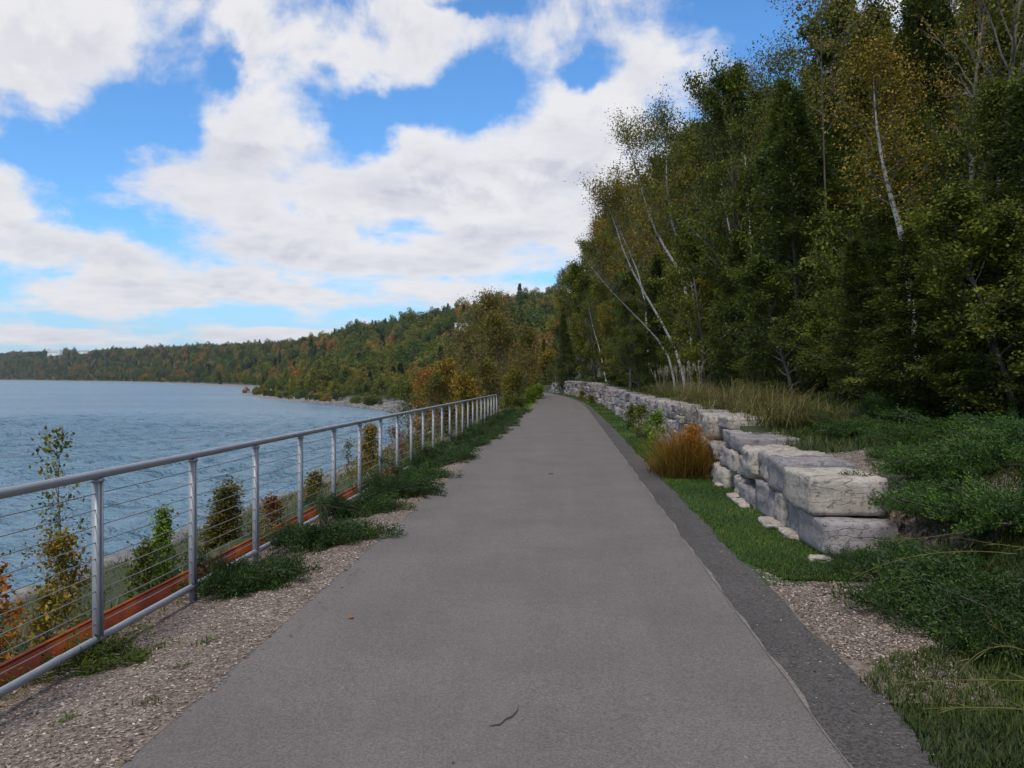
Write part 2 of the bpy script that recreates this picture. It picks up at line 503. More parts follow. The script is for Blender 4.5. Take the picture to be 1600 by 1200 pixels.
m, g, p, o = mat('grey_powder_coat')
pos = g.n('ShaderNodeNewGeometry').outputs['Position']
nz = g.noise(pos, 6, 4, .6); nf = g.noise(pos, 45, 3, .7)
c = g.mix(g.smooth(nz, .35, .7, 0, .45), (.33, .335, .345), (.25, .255, .265))
g.put(p.inputs['Base Color'], g.mix(g.smooth(nf, .60, .72, 0, .5), c, (.20, .19, .18)))
p.inputs['Metallic'].default_value = .15
g.put(p.inputs['Roughness'], g.smooth(nz, .3, .7, .38, .6))
M['rail'] = m
m, g, p, o = mat('steel_cable')
p.inputs['Base Color'].default_value = (.33, .32, .32, 1); p.inputs['Metallic'].default_value = .7; p.inputs['Roughness'].default_value = .42
M['cable'] = m

m, g, p, o = mat('weathering_steel')
pos = g.n('ShaderNodeNewGeometry').outputs['Position']
nz = g.noise(pos, 1.1, 5, .65, .5); nf = g.noise(pos, 26, 4, .7)
c = g.ramp(nz, [(.34, (.15, .035, .020)), (.46, (.22, .050, .020)), (.57, (.34, .085, .018)), (.68, (.44, .14, .022))])
g.put(p.inputs['Base Color'], g.mix(g.smooth(nf, .45, .7, 0, .4), c, (.12, .04, .025)))
p.inputs['Roughness'].default_value = .95
p.inputs['Specular IOR Level'].default_value = .15
g.put(p.inputs['Normal'], g.bump(nf, .3, .003))
M['corten'] = m

def limestone(name, tint):
    m, g, p, o = mat(name)
    geo = g.n('ShaderNodeNewGeometry')
    pos = geo.outputs['Position']
    at = g.n('ShaderNodeAttribute', attribute_name='v').outputs['Fac']
    off = g.n('ShaderNodeCombineXYZ'); g.put(off.inputs[0], g.m('MULTIPLY', at, 37.0)); g.put(off.inputs[2], g.m('MULTIPLY', at, 11.0))
    pp = g.vm('ADD', pos, off.outputs[0])
    mp = g.n('ShaderNodeMapping'); mp.inputs['Scale'].default_value = (1.3, 1.3, 6.0); mp.inputs['Rotation'].default_value = (R(2), R(1), 0)
    g.put(mp.inputs[0], pp)
    lay = g.noise(mp.outputs[0], 2.3, 4, .6, .3)
    big = g.noise(pp, 3.0, 5, .65)
    fine = g.noise(pp, 40, 4, .75)
    crack = g.noise(mp.outputs[0], 1.1, 2, .5, .6)
    c = g.ramp(big, [(.28, tuple(.52 * v for v in tint)), (.5, tuple(.8 * v for v in tint)), (.72, tint)])
    c = g.mix(g.smooth(lay, .40, .66, 0, .45), c, tuple(.60 * v for v in (tint[0], tint[1] * .95, tint[2] * .93)))
    c = g.mix(g.smooth(fine, .50, .66, 0, .65), c, tuple(.42 * v for v in tint))
    pit = g.noise(pp, 13, 5, .75)
    c = g.mix(g.smooth(pit, .56, .66, 0, .6), c, (.13, .12, .10))
    c = g.mix(g.smooth(pit, .42, .30, 0, .4), c, tuple(min(1, 1.3 * v) for v in tint))
    seam = g.m('SUBTRACT', 1.0, g.smooth(g.m('ABSOLUTE', g.m('SUBTRACT', crack, .5)), 0.0, .012))
    c = g.mix(g.m('MULTIPLY', seam, .35), c, (.09, .08, .075))
    h = g.n('ShaderNodeHueSaturation')
    g.put(h.inputs['Value'], g.m('MULTIPLY_ADD', at, .42, .74))
    g.put(h.inputs['Saturation'], g.m('MULTIPLY_ADD', at, .7, .6))
    g.put(h.inputs['Color'], c)
    g.put(p.inputs['Base Color'], h.outputs[0])
    p.inputs['Roughness'].default_value = .92
    p.inputs['Specular IOR Level'].default_value = .2
    hh = g.m('ADD', g.m('MULTIPLY', lay, .7), g.m('ADD', g.m('MULTIPLY', big, .7), g.m('MULTIPLY', fine, .22)))
    hh = g.m('SUBTRACT', hh, g.m('MULTIPLY', seam, .3))
    hh = g.m('SUBTRACT', hh, g.m('MULTIPLY', g.smooth(pit, .54, .68), .6))
    g.put(p.inputs['Normal'], g.bump(hh, .9, .02))
    return m
M['stone'] = limestone('limestone', (.40, .352, .335))
M['stone_pale'] = limestone('pale_limestone', (.47, .425, .37))
M['rock'] = limestone('shore_stone', (.27, .255, .235))

m, g, p, o = mat('house_wall')
p.inputs['Base Color'].default_value = (.62, .61, .58, 1); p.inputs['Roughness'].default_value = .8
M['house'] = m
m, g, p, o = mat('house_roof')
p.inputs['Base Color'].default_value = (.14, .13, .13, 1); p.inputs['Roughness'].default_value = .9
M['roof'] = m
m, g, p, o = mat('window_glass')
p.inputs['Base Color'].default_value = (.04, .05, .06, 1); p.inputs['Roughness'].default_value = .1
M['glass'] = m
m, g, p, o = mat('crack_dark')
p.inputs['Base Color'].default_value = (.04, .037, .035, 1); p.inputs['Roughness'].default_value = .95
M['crack'] = m

# ------------------------------------------------------------------ terrain function
WATER = -4.0
SHORE = np.array([(-14, -200), (-13.5, 0), (-12.9, 24), (-12.2, 34), (-13, 48), (-13.5, 70), (-17, 100), (-24, 135), (-38, 164), (-83, 238), (-119, 315), (-126, 350),
                  (-150, 430), (-198, 524), (-330, 760), (-600, 1150), (-1118, 1750), (-1700, 2300), (-3400, 3300)], float)
POLY = np.vstack([SHORE, [(-9000, 5000), (-9000, -200)]])


def inside_water(X, Y):
    ins = np.zeros(X.shape, bool)
    n = len(POLY)
    for i in range(n):
        x1, y1 = POLY[i]; x2, y2 = POLY[(i + 1) % n]
        c = (y1 > Y) != (y2 > Y)
        xx = (x2 - x1) * (Y - y1) / (y2 - y1 + 1e-12) + x1
        ins ^= c & (X < xx)
    return ins


def shore_d(X, Y):
    d = np.full(X.shape, 1e9)
    for (a, b) in zip(SHORE[:-1], SHORE[1:]):
        ab = b - a
        t = np.clip(((X - a[0]) * ab[0] + (Y - a[1]) * ab[1]) / (ab @ ab), 0, 1)
        d = np.minimum(d, np.hypot(X - a[0] - t * ab[0], Y - a[1] - t * ab[1]))
    return np.where(inside_water(X, Y), -d, d)


def sstep(x, a, b):
    t = np.clip((x - a) / (b - a), 0, 1)
    return t * t * (3 - 2 * t)


def cshift(Y):
    Y = np.asarray(Y, float)
    t = np.clip(Y - 48, 0, 62)
    return -(t * t) * 0.0013 - np.clip(Y - 110, 0, None) * 0.16


WT = np.array([(8.4, .74), (12.4, .77), (13.0, .85), (14.2, 1.03), (24, 1.06), (40, 1.06), (50, 1.12), (58, 1.25), (90, 1.35), (105, 1.0), (120, .6)])


def wobble(X, Y, s, seed=0.0):
    return (np.sin(X * s + seed) * np.cos(Y * s * .83 + seed * 1.7) + .5 * np.sin(X * s * 2.3 + Y * s * 1.9 + seed * 2.1) + .25 * np.cos(X * s * 4.7 - Y * s * 5.1 + seed))


def height(X, Y):
    X = np.asarray(X, float); Y = np.asarray(Y, float)
    u = X - cshift(Y)
    d = shore_d(X, Y)
    # near profile
    zl = -0.13 * sstep(-u, 2.0, 3.2) - 0.004 * np.clip(Y, 0, 60)* sstep(-u, 1.95, 3.1)
    xs = np.interp(Y, SHORE[:, 1], SHORE[:, 0])
    t = (X - xs) / (-3.42 - xs + 1e-6)
    slope = WATER + (3.78 - .004 * np.clip(Y, 0, 60)) * np.where(t > 0, np.clip(t, 0, 1) ** .8, 0) + np.clip(t, -3, 0) * 1.5
    slope = slope + 0.10 * wobble(X, Y, 1.7) * sstep(t * (1 - t), 0, .1)
    left = np.where(X < -3.42, slope, zl)
    wall = np.where(u < 3.15, sstep(Y, 9.0, 9.4), sstep(Y, 8.2, 9.8))
    top = np.interp(Y, WT[:, 0], WT[:, 1])
    bank_w = (top - .10) * sstep(u, 2.66, 2.80) + .40 * sstep(u, 2.9, 6) + .025 * wobble(X, Y, 2.2, 3) * sstep(u, 2.9, 3.5)
    bank_n = .80 * sstep(u, 2.75, 4.3) + .40 * sstep(u, 4, 7) + .03 * wobble(X, Y, 2.2, 3) * sstep(u, 2.2, 3)
    bank = bank_w * wall + bank_n * (1 - wall)
    hill = 34 * (1 - np.exp(-np.clip(u - 6.3, 0, None) * .62 / 34)) + .25 * wobble(X, Y, .6, 1) * sstep(u, 6, 9)
    right = bank + hill
    near = np.where(u < -1.95, left, np.where(u > 1.66, right, 0.0))
    # far profile
    rise = sstep(d, 8, 150)
    rise2 = sstep(d, 150, 420)
    amp = np.interp(Y, [120, 150, 200, 300, 450, 560, 750, 1000, 1600, 2400], [8, 9, 14, 25, 42, 46, 39, 36, 48, 62])
    far = WATER + np.clip(d, -4, 14) * .055 + amp * rise + 6 * rise2 + 2.2 * wobble(X, Y, .021, 2) * sstep(d, 30, 90) + 3.0 * wobble(X, Y, .009, 5) * sstep(d, 40, 120)
    w = sstep(Y, 112, 165)
    return near * (1 - w) + far * w


def hz(x, y):
    return float(height(np.array([x]), np.array([y]))[0])


def geom_steps(a, b, s0, k):
    out = [a]; s = s0
    while out[-1] < b:
        out.append(out[-1] + s); s *= k
    return out


# the ground: one sheet to the horizon
us = sorted(set([-x for x in geom_steps(3.6, 4200, .35, 1.055)] + list(np.arange(-3.4, 2.5, .16)) + [-3.44, 2.56, 2.66, 2.70, 2.74, 2.80] + list(np.arange(2.9, 7, .16)) + geom_steps(7.1, 900, .3, 1.06)))
ys = sorted(set(list(np.arange(-30, 0, 2.0)) + list(np.arange(0, 22, .22)) + geom_steps(22, 3800, .3, 1.018)))
UU, YY = np.meshgrid(np.array(us), np.array(ys), indexing='ij')
XX = UU + cshift(YY)
ZZ = height(XX, YY)
ZZ = np.where((UU > -1.93) & (UU < 1.64) & (YY < 120), ZZ - .012, ZZ)
nu, ny = UU.shape
ii, jj = np.meshgrid(np.arange(nu - 1), np.arange(ny - 1), indexing='ij')
a_ = (ii * ny + jj).ravel()
mb = MB()
mb.add(np.stack([XX, YY, ZZ], -1).reshape(-1, 3), np.stack([a_, a_ + ny, a_ + ny + 1, a_ + 1], -1))
tag(mb.build('ground', M['ground'], smooth=True), kind='structure')

# lake
wx = np.array(sorted(set([-x for x in geom_steps(95, 8600, .5, 1.12)] + list(np.arange(-95, -9, .30)) + [-8.8, 6.0])))
wy = np.array(sorted(set(list(np.arange(-400, 14, 30.0)) + list(np.arange(14, 70, .26)) + geom_steps(70, 170, .32, 1.004) + geom_steps(172, 4700, .8, 1.12))))
GX, GY = np.meshgrid(wx, wy, indexing='ij')
rw = np.random.default_rng(3)
wz = np.zeros_like(GX)
for k in range(46):
    lam = 0.9 * (6.5 / 0.9) ** rw.random()
    th = R(118) + rw.normal(0, .42)
    kx, ky = math.cos(th) * 2 * PI / lam, math.sin(th) * 2 * PI / lam
    ph = GX * kx + GY * ky + rw.random() * 6.28 + .5 * np.sin(GX * .11 * ky + GY * .09)
    wz += .0085 * lam ** .85 * (np.sin(ph) + .25 * np.sin(2 * ph))
fade = sstep(GX, -95, -70) * sstep(GY, 14, 18) * (1 - sstep(GY, 95, 170)) * (1 - sstep(GX, -11, -9.3) * 0)
wz = wz * fade
nx_, ny_ = GX.shape
i_, j_ = np.meshgrid(np.arange(nx_ - 1), np.arange(ny_ - 1), indexing='ij')
a_ = (i_ * ny_ + j_).ravel()
mb = MB()
mb.add(np.stack([GX, GY, WATER + wz], -1).reshape(-1, 3), np.stack([a_, a_ + ny_, a_ + ny_ + 1, a_ + 1], -1))
tag(mb.build('water', M['water'], smooth=True), 'blue rippled lake water filling the bay', None, None, 'structure')


def strip(name, fl, fr, y0, y1, dz, mtl, nx=8, step=.25, kind='structure'):
    """a sheet between two side lines u = fl(Y), fr(Y), dz above the ground"""
    Y = np.array(list(np.arange(y0, min(y1, 30), step)) + (geom_steps(max(30, y0), y1, step * 1.5, 1.03) if y1 > 30 else [y1]))
    Ls, Rs = fl(Y), fr(Y)
    T = np.linspace(0, 1, nx)
    Ug = Ls[:, None] * (1 - T) + Rs[:, None] * T
    Yg = np.repeat(Y[:, None], nx, 1)
    Xg = Ug + cshift(Yg)
    Zg = height(Xg, Yg) + dz
    # follow the coarser ground sheet closely: never below it
    n, k = Ug.shape
    i, j = np.meshgrid(np.arange(n - 1), np.arange(k - 1), indexing='ij')
    a = (i * k + j).ravel()
    mb = MB()
    mb.add(np.stack([Xg, Yg, Zg], -1).reshape(-1, 3), np.stack([a, a + 1, a + k + 1, a + k], -1))
    return tag(mb.build(name, mtl, smooth=True), kind=kind)


def jag(Y, s, seed):
    return s * (np.sin(Y * 2.3 + seed) + .7 * np.sin(Y * 5.9 + seed * 2) + .5 * np.sin(Y * 13.1 + seed * 3)) / 2.2


path_l = lambda Y: -1.955 + jag(Y, .018, 1)
path_r = lambda Y: 1.25 + jag(Y, .012, 2) + 0 * Y
PATH = strip('path', path_l, path_r, -3, 118, 0.004, M['asphalt'], 10)
SEAM = strip('path_edge', lambda Y: 1.238 + jag(Y, .010, 2), lambda Y: np.maximum(1.239 + jag(Y, .010, 2), 1.256 + jag(Y, .010, 2) + jag(Y * 2.1, .022, 9)), -3, 60, 0.010, M['sand'], 4)
SHLD = strip('path_shoulder', lambda Y: 1.245 + jag(Y, .012, 2), lambda Y: 1.66 - .12 * sstep(Y, 25, 60) + jag(Y, .035, 3), -3, 100, 0.007, M['asphalt_dark'], 5)
strip('mulch_bed', lambda Y: -3.36 + 0 * Y, lambda Y: -1.93 + 0 * Y, -3, 48, 0.006, M['mulch'], 12)
lawn_l = lambda Y: 1.66 - .12 * sstep(Y, 25, 60) + jag(Y, .035, 3) - .02
lawn = strip('lawn', lawn_l, lambda Y: np.interp(Y, [7.2, 8.0, 9.0, 200], [1.85, 2.55, 2.63, 2.63]) + jag(Y, .03, 8), 7.3, 100, 0.008, M['turf'], 6)
strip('mulch_patch', lambda Y: 1.60 + 0 * Y, lambda Y: np.interp(Y, [4.7, 5.4, 7.6, 9], [2.3, 2.4, 3.2, 3.4]), 4.7, 8.2, 0.005, M['mulch'], 16, .12)
strip('mulch_bank', lambda Y: np.interp(Y, [7.4, 8.5, 13], [2.7, 3.0, 3.2]), lambda Y: np.interp(Y, [8, 11.6], [4.7, 4.0]) + jag(Y, .12, 7), 7.4, 11.6, 0.035, M['mulch'], 24, .08)

# crack and fallen leaf on the path
def ground_px(px, py, z=0.0):
    """where the sight line of a picture point meets the level z (used once, to survey positions)"""
    dx, dz = (px - CX) / F_PX, -(py - CY) / F_PX
    c, s = math.cos(PITCH), math.sin(PITCH)
    fy, fz = c - dz * s, s + dz * c
    X, Yv = dx * math.cos(YAW) - fy * math.sin(YAW), dx * math.sin(YAW) + fy * math.cos(YAW)
    k = (z - EYE) / fz
    return X * k, Yv * k


def at_px(px, py, Y):
    dx, dz = (px - CX) / F_PX, -(py - CY) / F_PX
    c, s = math.cos(PITCH), math.sin(PITCH)
    fy, fz = c - dz * s, s + dz * c
    X, Yv = dx * math.cos(YAW) - fy * math.sin(YAW), dx * math.sin(YAW) + fy * math.cos(YAW)
    k = Y / Yv
    return X * k, Y, EYE + fz * k


cp = [ground_px(*q) for q in ((765, 1137), (782, 1134), (790, 1126), (800, 1122), (809, 1112), (810, 1103))]
mb = MB()
V = []
for k, (x, y) in enumerate(cp):
    w = .003 + .006 * math.sin(PI * (k + .4) / len(cp))
    V += [(x - .2 * w, y + w, .0092), (x + .2 * w, y - w, .0092)]
mb.add(V, [(2 * k, 2 * k + 1, 2 * k + 3, 2 * k + 2) for k in range(len(cp) - 1)])
mb.build('crack', M['crack'], PATH)

rng = np.random.default_rng(5)
leaf_spots = [((860, 741), 'leaf_brown', 'small brown fallen leaf lying alone in the middle of the path'), ((548, 968), 'leaf_orange', 'small orange fallen leaf on the asphalt near the left edge')]
for (q, mt, lab) in leaf_spots:
    x, y = ground_px(*q)
    mb = MB()
    n = 9
    an = np.linspace(0, 2 * PI, n, endpoint=False)
    rr = (.045 if 'brown' in mt else .022) * (1 + .35 * np.cos(3 * an + 1))
    V = [(x, y, .012)] + [(x + r * math.cos(a), y + r * math.sin(a), .010 + .014 * abs(math.sin(a * 2))) for r, a in zip(rr, an)]
    mb.add(V, [(0, 1 + k, 1 + (k + 1) % n) for k in range(n)], 0, .6)
    tag(mb.build('fallen_leaf', M[mt]), lab, 'leaf', 'fallen leaves on the path')

# ------------------------------------------------------------------ stuff on the ground: mulch chips, turf, bank grass
def scatter(n, ufun, Yr, rng, dens_pow=1.0):
    Y = Yr[0] + (Yr[1] - Yr[0]) * rng.random(n) ** dens_pow
    lo, hi = ufun(Y)
    u = lo + (hi - lo) * rng.random(n)
    X = u + cshift(Y)
    return X, Y, height(X, Y)


def chips(name, n, ufun, Yr, seed, size=(.008, .032), p=1.4, lift=.010, mt='chips'):
    rng = np.random.default_rng(seed)
    X, Y, Z = scatter(n, ufun, Yr, rng, p)
    an = rng.random(n) * 2 * PI
    Dv = np.stack([np.cos(an), np.sin(an), rng.normal(0, .18, n)], 1)
    N = np.stack([rng.normal(0, .3, n), rng.normal(0, .3, n), np.ones(n)], 1)
    L = rng.uniform(*size, n)
    mb = MB()
    mb.leaves(np.stack([X, Y, Z + lift], 1), Dv, N, L, L * rng.uniform(.25, .6, n), rng.random(n))
    return tag(mb.build(name, M[mt]), kind='stuff')


chips('wood_chips', 60000, lambda Y: (-3.3 + 0 * Y, -1.93 + jag(Y, .05, 9)), (1.5, 16), 11)
chips('wood_chips', 20000, lambda Y: (np.interp(Y, [4.9, 5.5, 9], [2.1, 1.67, 1.68]), np.interp(Y, [4.9, 5.5, 7.6, 8], [2.15, 2.35, 3.1, 3.2])), (4.9, 7.9), 12, p=1.0)
chips('wood_chips', 7000, lambda Y: (np.interp(Y, [7.4, 8.4, 8.5], [2.7, 3.1, 3.15]), np.interp(Y, [8, 11.6], [4.6, 3.9])), (7.4, 11.6), 13, lift=.05, p=1.0)
chips('loose_gravel', 500, lambda Y: (1.5 + 0 * Y, 1.72 + 0 * Y), (3, 14), 15, size=(.008, .02), lift=.012)
chips('loose_gravel', 260, lambda Y: (1.15 + 0 * Y, 1.6 + 0 * Y), (3, 14), 16, size=(.008, .018), lift=.014)


def turf(name, n, ufun, Yr, L, seed, mt, Wd=.006, p=1.0, tilt=.35, droop=.35, seg=2, lift=0.0, clump=0):
    rng = np.random.default_rng(seed)
    X, Y, Z = scatter(n, ufun, Yr, rng, p)
    if clump:
        k = wobble(X, Y, clump, seed)
        keep = rng.random(n) < np.clip(.55 + .45 * k, .05, 1)
        X, Y, Z = X[keep], Y[keep], Z[keep]
        n = len(X)
    Dv = np.stack([rng.normal(0, tilt, n), rng.normal(0, tilt, n), np.ones(n)], 1)
    Ls = rng.uniform(L[0], L[1], n)
    far = np.clip(Y / 12, 1, 5)
    v = np.clip(rng.random(n) * .75 + .2 * wobble(X, Y, 1.3, seed + 2) + .1, 0, 1)
    mb = MB()
    mb.blades(np.stack([X, Y, Z + lift], 1), Dv, Ls, Wd * far, droop, v, seg)
    return tag(mb.build(name, M[mt]), kind='stuff')


turf('lawn_grass', 42000, lambda Y: (lawn_l(Y) - .02 + np.interp(Y, [7.2, 8.2, 9], [.25, .02, 0]), 2.52 + 0 * Y), (7.45, 24), (.035, .085), 21, 'grass', p=1.5)
turf('lawn_grass', 16000, lambda Y: (lawn_l(Y), 2.55 + 0 * Y), (24, 95), (.05, .10), 22, 'grass', p=1.3)
# grass by the near right corner and up the bank
turf('bank_grass', 80000, lambda Y: (np.interp(Y, [2, 5.0, 5.4, 5.7, 7.8], [1.63, 1.64, 1.9, 2.35, 2.9]) + jag(Y, .05, 3), 5.2 + 0 * Y), (2.2, 7.8), (.04, .12), 23, 'grass_dark', Wd=.007)
turf('bank_grass', 52000, lambda Y: (np.where(Y < 11.6, np.interp(Y, [8, 11.6], [4.6, 3.9]), 3.1), 8.2 + 0 * Y), (6.4, 30), (.08, .26), 24, 'grass_dark', Wd=.011, p=1.2)
turf('bank_grass', 26000, lambda Y: (2.9 + 0 * Y, 6.5 + 0 * Y), (28, 100), (.12, .35), 25, 'grass_dark', Wd=.012, p=1.2)
turf('bank_grass', 15000, lambda Y: (2.75 + 0 * Y, 4.7 + 0 * Y), (7.2, 9.2), (.05, .16), 30, 'grass_dark', Wd=.008, clump=3.0, lift=.03)
turf('shore_weeds', 36000, lambda Y: (-11.5 + 0 * Y, -3.5 + 0 * Y), (4, 60), (.10, .38), 26, 'weed', Wd=.012, p=1.3, tilt=.6, clump=1.6)
turf('shore_weeds', 9000, lambda Y: (-3.4 + 0 * Y, -3.12 + 0 * Y), (2.5, 45), (.03, .09), 27, 'weed', Wd=.008, p=1.3, tilt=.6)
turf('verge_grass', 24000, lambda Y: (np.interp(Y, [38, 44, 52], [-2.5, -3.4, -5.5]), -1.93 + jag(Y, .05, 2)), (40, 110), (.08, .22), 28, 'leaf_lime', Wd=.010, p=1.5)
turf('verge_grass', 24000, lambda Y: (-12 + 0 * Y, -2.4 + 0 * Y), (44, 115), (.2, .7), 29, 'weed', Wd=.014, p=1.4, clump=.7)

chips('leaf_litter', 150, lambda Y: (-1.95 + 0 * Y, -1.75 + 0 * Y), (3, 30), 61, size=(.012, .035), lift=.010, mt='leaf_brown')
chips('leaf_litter', 90, lambda Y: (-1.8 + 0 * Y, 1.2 + 0 * Y), (3, 34), 62, size=(.008, .022), lift=.009, mt='leaf_brown')
chips('leaf_litter', 300, lambda Y: (1.3 + 0 * Y, 1.75 + 0 * Y), (3, 30), 63, size=(.015, .04), lift=.014, mt='leaf_brown')

# ------------------------------------------------------------------ cable railing
FX = -3.07
Y0r, SP = 5.64, 1.492
gz = lambda Y: -0.004 * Y
rail_root = empty('cable_railing', (FX, Y0r, gz(Y0r)), 'grey tube railing with steel cables running along the lake side of the path', 'railing')
def rel(pts):
    return [(x - FX, y - Y0r, z - gz(Y0r)) for x, y, z in pts]
Y0r, SP = 5.64, 1.492
pY = [Y0r + SP * k for k in range(-3, 24)]
YA, YB = pY[0] - .7, pY[-1] + .03
for nm, zc, r in (('top_rail', 1.085, .029), ('bottom_rail', .0, .026)):
    mb = MB()
    mb.tube(rel([(FX, y, gz(y) + zc) for y in np.linspace(YA, YB, 30)]), r, 14)
    if nm == 'bottom_rail':                                  # sleeve joint near the first bay
        mb.tube(rel([(FX, 5.15, gz(5.15)), (FX, 5.21, gz(5.21))]), .0285, 14)
    mb.build(nm, M['rail'], rail_root, smooth=True)
post_me = None
for k, y in enumerate(pY):
    if post_me is None:
        mb = MB()
        mb.box(-.024, .024, -.030, -.012, -.26, 1.06)          # two flat bars with a web between
        mb.box(-.024, .024, .012, .030, -.26, 1.06)
        mb.box(-.017, .017, -.012, .012, -.26, 1.058)
        mb.box(-.030, .030, -.034, .034, 1.035, 1.054)
        for c in range(9):
            z = .105 + c * .107
            mb.tube([(0, -.032, z), (0, .032, z)], .0055, 8, 1)
        post_me = mb.mesh('post', [M['rail'], M['cable']])
    p_ = bpy.data.objects.new('post', post_me); COL.objects.link(p_); p_.parent = rail_root
    p_.location = (0, y - Y0r, gz(y) - gz(Y0r))
for c in range(9):
    mb = MB()
    pts = []
    for a, b in zip(pY[:-1], pY[1:]):
        for t in (0, .5):
            y = a + (b - a) * t
            pts.append((FX, y, gz(y) + .105 + c * .107 - (.004 if t else 0)))
    pts.append((FX, pY[-1], gz(pY[-1]) + .105 + c * .107))
    mb.tube(rel(pts), .0033, 6)
    mb.build('cable', M['cable'], rail_root, smooth=True)

# weathering steel edging beyond the railing
mb = MB()
PX = FX - .28
def seg_box(mb, xa, xb, za, zb, ya, yb, n=24):
    Ys = np.linspace(ya, yb, n)
    V = []
    for y in Ys:
        z = gz(y)
        V += [(xa, y, z + za), (xb, y, z + za), (xb, y, z + zb), (xa, y, z + zb)]
    F = []
    for k in range(n - 1):
        b = 4 * k
        for q in range(4):
            F.append((b + q, b + (q + 1) % 4, b + 4 + (q + 1) % 4, b + 4 + q))
    F += [(3, 2, 1, 0), (4 * n - 4, 4 * n - 3, 4 * n - 2, 4 * n - 1)]
    mb.add(V, F)
seg_box(mb, PX, PX + .010, -.5, .0, 0.5, 38)
er = tag(mb.build('steel_edging', M['corten']), 'long rusty weathering steel edging plate just beyond the bottom rail', 'edging')
mb = MB()
seg_box(mb, PX - .018, PX + .0115, .001, .008, 0.5, 38)
mb.build('top_flange', M['corten'], er)

# ------------------------------------------------------------------ stone wall
def cube_template(n=5):
    t = np.linspace(-1, 1, n)
    V, F, key = [], [], {}
    def vid(p):
        k = tuple(np.round(p, 5))
        if k not in key:
            key[k] = len(V); V.append(k)
        return key[k]
    for ax in range(3):
        for sg in (-1, 1):
            for i in range(n - 1):
                for j in range(n - 1):
                    q = []
                    for (a, b) in ((i, j), (i + 1, j), (i + 1, j + 1), (i, j + 1)):
                        p = [0, 0, 0]
                        p[ax] = sg; p[(ax + 1) % 3] = t[a]; p[(ax + 2) % 3] = t[b]
                        q.append(vid(p))
                    F.append(q if sg > 0 else q[::-1])
    return np.array(V, float), np.array(F)
CV, CF = cube_template(9)


def block_verts(c, h, rng, rough=.02, rnd=16, skew=.05):
    """an irregular quarried block: centre c, half sizes h"""
    P = CV.copy()
    e = (np.abs(P) ** rnd).sum(1) ** (1 / rnd)
    P = P / e[:, None]
    cor = rng.normal(0, skew, (2, 2, 2, 3))
    w = (P + 1) / 2
    off = np.zeros_like(P)
    for i in (0, 1):
        for j in (0, 1):
            for k in (0, 1):
                ww = (w[:, 0] if i else 1 - w[:, 0]) * (w[:, 1] if j else 1 - w[:, 1]) * (w[:, 2] if k else 1 - w[:, 2])
                off += ww[:, None] * cor[i, j, k]
    P = (P + off) * np.array(h)
    ph = rng.random(9) * 6
    f = 9.0
    d = np.stack([np.sin(P[:, 1] * f + ph[0]) * np.sin(P[:, 2] * f * 1.4 + ph[1]) + .6 * np.sin(P[:, 2] * f * 3 + ph[2]),
                  np.sin(P[:, 0] * f + ph[3]) * np.sin(P[:, 2] * f * 1.4 + ph[4]) + .6 * np.sin(P[:, 0] * f * 3 + ph[5]),
                  .5 * np.sin(P[:, 0] * f + ph[6]) * np.sin(P[:, 1] * f + ph[7])], 1)
    P = P + d * rough * .6 + rng.normal(0, rough * .40, P.shape)
    return P + np.array(c)


wall_root = empty('stone_wall', (2.5, 8.5, 0), 'dry stacked retaining wall of pale limestone blocks along the lawn', 'stone wall')
wall_o = np.array([2.5, 8.5, 0])
rngw = np.random.default_rng(77)
blocks = []   # (centre, half, rough, rnd, skew, pale)
def blk(x0, x1, y0, y1, z0, z1, pale=0, rough=.008, rnd=36, skew=.03):
    blocks.append(((x0 + x1) / 2, (y0 + y1) / 2, (z0 + z1) / 2, (x1 - x0) / 2, (y1 - y0) / 2, (z1 - z0) / 2, rough, rnd, skew, pale))
# the stepped near end, surveyed block by block
blk(2.43, 3.12, 8.40, 9.35, .02, .345, .45)
blk(2.37, 3.10, 8.68, 9.75, .36, .735, .95)
blk(2.46, 3.05, 9.38, 9.98, -.02, .35, .3, .015)
blk(2.44, 3.1, 9.99, 10.42, -.02, .40, .8, .02)
blk(2.42, 3.1, 10.46, 11.40, .0, .395, .35, .016)
blk(2.40, 3.2, 9.80, 10.62, .40, .77, .35, .016)
blk(2.50, 3.2, 10.66, 11.55, .41, .77, .85, .022)
blk(2.42, 3.1, 11.6, 12.15, .33, .76, .95, .03, 8, .10)
blk(2.40, 3.0, 11.45, 12.35, -.02, .24, .3, .02)
blk(2.44, 3.0, 12.4, 12.95, -.02, .30, .9, .02, 10)
blk(2.50, 3.35, 12.75, 13.6, .63, .84, .3, .012)
blk(2.56, 3.35, 13.65, 14.6, .66, .86, .55, .012)
blk(2.62, 3.55, 14.3, 15.4, .87, 1.05, .9, .014)
blk(2.50, 3.3, 15.45, 16.3, .62, 1.05, .8, .03, 10)
blk(2.46, 3.0, 12.25, 12.72, .32, .60, .4, .025, 9)
blk(2.46, 3.0, 12.98, 13.5, .30, .62, .95, .02, 9)
